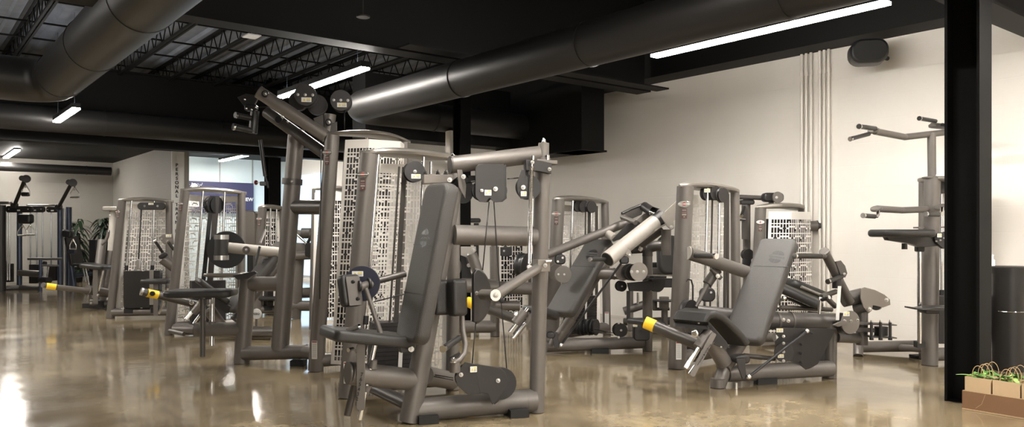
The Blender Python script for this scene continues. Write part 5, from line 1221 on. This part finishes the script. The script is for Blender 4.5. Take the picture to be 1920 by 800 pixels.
t.tubes('second_dip_arm', 'frame', [(A(1762, 388, 6.0), A(1800, 390, 6.1), .024)]); t.part('arm_end', MB().disc(A(1763, 388, 5.75), D(-.3, -.3, .9), .046, .02, .006), 'frame')
for (x0, y0, x1, y1) in ((1620, 404, 1640, 405.5), (1737, 401, 1760, 402)):
    grip(t, A(x0, y0, 5.3), A(x1, y1, 5.38), .016); t.part('elbow', MB().path([A(x1, y1, 5.38), A(x1+4, y1, 5.4), A(x1+6, y1-3, 5.42), A(x1+6.5, y1-12, 5.46)], .012, n=12), 'chrome')
t.pad('knee_pad', 'pad_dark', A(1690, 437, 5.65), D(1, .15), D(-.15, 1), .40, .34, .055, .10, .024)
t.plate('pad_support', 'plate', [(1658, 443), (1742, 443), (1768, 450), (1768, 460), (1722, 463), (1700, 456), (1662, 450)], 5.7, .1, .06, .004)
t.tubes('pad_stub', 'plate', [(A(1696, 456, 5.65), A(1696, 467, 5.65), .020)]); t.part('slide_block', MB().slab(rrect(.055, .06, .01), A(1724, 464, 5.8), RT, UP, .05, .006), 'black')
t.plate('slide_cheek', 'black', [(1750, 438), (1762, 436), (1776, 433), (1776, 466), (1766, 466), (1755, 456), (1750, 448)], 5.68, .1, .03, .003); t.sticker(A(1761.5, 441, 5.64), .032, .028); t.bolts([A(1755, 452, 5.65), A(1763, 450, 5.65), A(1770, 446, 5.65)], None, .006, mt='steel')
t.tubes('guide_rod', 'chrome', [(A(1724, 643, 5.8), A(1724, 466, 5.8), .016), (A(1765, 545, 6.1), A(1765, 360, 6.1), .012), (A(1774, 643, 5.75), A(1774, 466, 5.75), .014)])
t.part('rod_collar', MB().tube(A(1765, 556, 6.1), A(1765, 543, 6.1), .022), 'black'); t.part('weight_stack', MB().box(A(1790, 598, 5.98), D(.15, 0), D(0, .06), UP*.18), 'plate')
q = MB()
def fn9(sv, tv): return A(1758+60*sv, 632-270*tv, 6.1)
ob = t.part('perforated_screen', sheet(fn9, 20, 84), 'screen'); md = ob.modifiers.new('thick', 'SOLIDIFY'); md.thickness = .0025
t.part('cap_plate', MB().slab(rrect(.16, .05, .02), A(1800, 355, 6.0), RT, UP, .1, .01), 'plate'); t.part('pulley_cheek', MB().disc(A(1770, 348, 6.0), D(0, -1), .06, .02, .004), 'plate')
t.plate('step_plate', 'plate', [(1706, 575), (1722, 577), (1742, 574), (1790, 573), (1790, 579), (1750, 581), (1706, 578)], 5.65, 0, .16, .003); t.part('step_arm', MB().slab(rrect(.10, .03, .01), A(1741, 583, 5.72), RT, UP, .12, .006), 'plate')
t.plate('catch_plate', 'frame', [(1717, 425), (1777, 424), (1777, 427), (1717, 428)], 5.9, 0, .08, .001)
t.tubes('base_tube', 'frame', [(A(1612, 650, 6.45), A(1722, 648, 6.35), .046), (A(1690, 651, 6.25), A(1735, 655, 6.0), .026), (A(1745, 664, 5.9), A(1800, 663, 5.95), .050), (A(1800, 663, 5.95), A(1838, 652, 6.0), .05)])
t.tubes('front_leg', 'frame', [(VZ(1609, 6.28, .003), A(1609, 640, 6.35), .038)]); t.part('rubber_foot', MB().box(VZ(1722, 6.2, .012), D(.05, 0), D(0, .05), UP*.011), 'rubber'); t.part('rod_foot', MB().slab(rrect(.06, .05, .01), A(1724, 645, 5.82), RT, UP, .06), 'black')

# ================================================================== bin, bottle, carton, bags
ct = VZ(1893, 5.65, 0)
t = Thing('litter_bin', 'tall black cylindrical litter bin behind the paper bags', 'bin', ct)
def ringz(c, z, r, n=36): return [Vector((c.x+r*math.cos(2*math.pi*i/n), c.y+r*math.sin(2*math.pi*i/n), z)) for i in range(n)]
t.part('bin_body', MB().loft([ringz(ct, z, r) for z, r in ((.002, .108), (.40, .112), (.705, .114))]), 'can'); t.part('bin_rim', MB().loft([ringz(ct, z, r) for z, r in ((.70, .121), (.745, .122), (.75, .118), (.755, .10))]), 'can')
arc = [ct+UP*.432+(D(-1, 0)*math.cos(a)+D(0, -1)*math.sin(a))*.1145 for a in [math.radians(20+6*i) for i in range(23)]]
t.part('chrome_line', MB().path(arc, .0022, n=6), 'chrome')
cb_ = VZ(1860, 5.65, .756)
t = Thing('spray_bottle', 'small white bottle on top of the black bin, half behind the column', 'bottle', cb_)
t.part('bottle_body', MB().loft([ringz(cb_, cb_.z+z, r, 16) for z, r in ((.0, .018), (.04, .02), (.05, .010), (.07, .009))]), 'white'); t.part('bottle_cap', MB().loft([ringz(cb_, cb_.z+z, r, 12) for z, r in ((.07, .012), (.082, .012))]), 'white')
o3 = VZ(1805, 4.41, 0); l3 = Vector((0, -1, 0)); m3 = Vector((1, 0, 0))      # carton runs along the room's length
t = Thing('cardboard_tray', 'open brown cardboard carton holding the row of paper bags beside the column', 'carton', o3)
L3, W3, H3 = .64, .30, .105
b = MB()
for p, ex, ey in ((o3+l3*L3/2, l3*L3/2, m3*.003), (o3+l3*L3/2+m3*W3, l3*L3/2, m3*.003), (o3+m3*W3/2, m3*W3/2, l3*.003), (o3+l3*L3+m3*W3/2, m3*W3/2, l3*.003)): b.box(p+UP*H3/2, ex, ey, UP*H3/2)
t.part('carton_walls', b, 'card'); t.part('carton_bottom', MB().box(o3+l3*L3/2+m3*W3/2+UP*.004, l3*L3/2, m3*W3/2, UP*.003), 'card')
t.part('top_edge', MB().box(o3+l3*L3/2-m3*.0005+UP*(H3+.001), l3*L3/2, m3*.0038, UP*.0012), 'cardedge'); t.part('crease', MB().path([o3+l3*x-m3*.0042+UP*z for x, z in ((.07, .018), (.10, .045), (.118, .10))], .0010, n=5), 'cardedge'); t.part('bottom_flap', MB().box(o3+l3*L3/2-m3*.006+UP*.004, l3*L3/2, m3*.004, UP*.003), 'cardedge')
# one paper bag, then copies
c = o3+l3*.074+m3*.057
bag = Thing('paper_bag', 'first brown paper bag of the front row, nearest the black column, long leaf poking out', 'paper bag', c+UP*.008)
def bagmesh():
    b = MB(); w2, d2, h = .0665, .046, .178
    for (sx, sy, ww, vv) in ((0, -1, l3*w2, m3), (0, 1, l3*w2, m3)):
        b.box(c+m3*sy*d2+UP*(h/2+.008), l3*w2, m3*.0008, UP*h/2)
    for s_ in (-1, 1):
        x = l3*w2*s_
        for k in (-1, 1):      # gusset folds inwards
            a = c+x+m3*d2*k; g = c+x*.86
            b.add([a+UP*.008, g+UP*.008, g+UP*(h+.008), a+UP*(h+.008)], [[0, 1, 2, 3]])
    b.box(c+UP*.010, l3*w2, m3*d2, UP*.001)
    return b
bag.part('bag_body', bagmesh(), 'kraft')
for s_ in (-1, 1):
    pts = [c+m3*.040*s_+l3*x+UP*z for x, z in ((-.030, .15), (-.031, .19), (-.027, .222), (-.016, .244), (0, .252), (.016, .244), (.027, .222), (.031, .19), (.030, .15))]
    fine = []; K = len(pts)
    for i in range(K-1):
        g0, g1, g2, g3 = pts[max(i-1, 0)], pts[i], pts[i+1], pts[min(i+2, K-1)]
        for q in (0, .25, .5, .75): fine.append(.5*((2*g1)+(g2-g0)*q+(2*g0-5*g1+4*g2-g3)*q*q+(3*g1-g0-3*g2+g3)*q**3))
    bag.part('twisted_handle', MB().path(fine+[pts[-1]], .0018, n=6), 'twine')
sol = bag.o.children[0]
def leaves(seed, big=False):
    rnd = random.Random(seed); b = MB()
    for k in range(15):
        a = rnd.uniform(0, 6.28); L2 = rnd.uniform(.035, .065)*(1.15 if big else 1); dd = l3*math.cos(a)*1.1+m3*math.sin(a)*.7; sd = UP.cross(dd).normalized()
        base = c+UP*rnd.uniform(.175, .200)+l3*rnd.uniform(-.03, .03)+m3*rnd.uniform(-.02, .02); rows = []; rise = rnd.uniform(.0, .8); b.cur = 1 if rnd.random() < .3 else 0
        for i in range(6):
            q = i/5; p = base+dd*L2*q+UP*(rise*L2*q-.75*L2*q*q); wd = .018*math.sin(math.pi*(q*.93+.05))*rnd.uniform(.9, 1.1)
            rows.append((p-sd*wd+UP*.004*1, p, p+sd*wd+UP*.004))
        vs = [p for r in rows for p in r]; fs = []
        for i in range(5): fs += [[i*3, i*3+1, i*3+4, i*3+3], [i*3+1, i*3+2, i*3+5, i*3+4]]
        b.add(vs, fs, True)
    b.cur = 0
    b.tube(c+UP*.02, c+UP*.185, .003, n=6)
    return b
def seedling(seed, off, label):
    t2 = Thing('seedling', label, 'plant', c+UP*.012)
    t2.part('leaf_cluster', leaves(seed), ['leaf', 'leafpale'])
    t2.part('root_ball', MB().loft([ringz(c, z, r, 18) for z, r in ((.013, .026), (.10, .032))]), 'ink')
    t2.o.location = t2.o.location+off
    return t2
seats = []
for row in range(2):
    for k in range(4):
        seats.append((l3*(.142*k)+m3*(.125*row), row, k))
bl = [['first brown paper bag of the front row, nearest the black column', 'second brown paper bag of the front row with a faint stamp', 'third brown paper bag of the front row, cut by the picture edge', 'last bag of the front row, outside the picture edge'],
      ['first bag of the back row, behind the bag nearest the column', 'second bag of the back row, behind the stamped bag', 'third bag of the back row, at the picture edge', 'last bag of the back row, outside the picture edge']]
for off, row, k in seats:
    if row == 0 and k == 0: bag.o['label'] = bl[0][0]; bag.o['group'] = 'paper bags in the carton'
    else:
        r = bag.o.copy(); COL.objects.link(r); r.location = bag.o.location+off; r['label'] = bl[row][k]; r['group'] = 'paper bags in the carton'
        for ch in list(bag.o.children):
            if ch.name.startswith('stamp'): continue
            q = ch.copy(); COL.objects.link(q); q.parent = r
        if row == 0 and k == 1:
            st = MB().slab(rrect(.022, .018, .005), c-m3*.0432+UP*.075, -l3, UP, .0004).build('stamp', 'twine', r, bag.loc)
    s2 = seedling(11+row*7+k, off, 'leafy green seedling in the ' + ['first', 'second', 'third', 'last'][k] + ' paper bag of the ' + ['front', 'back'][row] + ' row')
    s2.o['group'] = 'seedlings in the paper bags'
# long pale leaf poking out past the first bag belongs to its seedling
sd0 = [o for o in bpy.data.objects if o.get('label', '').startswith('leafy green seedling in the first paper bag of the front')][0]
b = MB(); rows = []
p0 = c+UP*.185-l3*.02; p1 = VZ(1792, 4.40, .196)
for i in range(8):
    q = i/7; p = p0.lerp(p1, q)+UP*.006*math.sin(math.pi*q); wd = .011*math.sin(math.pi*(q*.9+.08)); rows += [p-m3*wd, p+UP*.002, p+m3*wd]
b.add(rows, [f for i in range(7) for f in ([i*3, i*3+1, i*3+4, i*3+3], [i*3+1, i*3+2, i*3+5, i*3+4])], True)
b.build('long_leaf', 'leafpale', sd0, c+UP*.012)
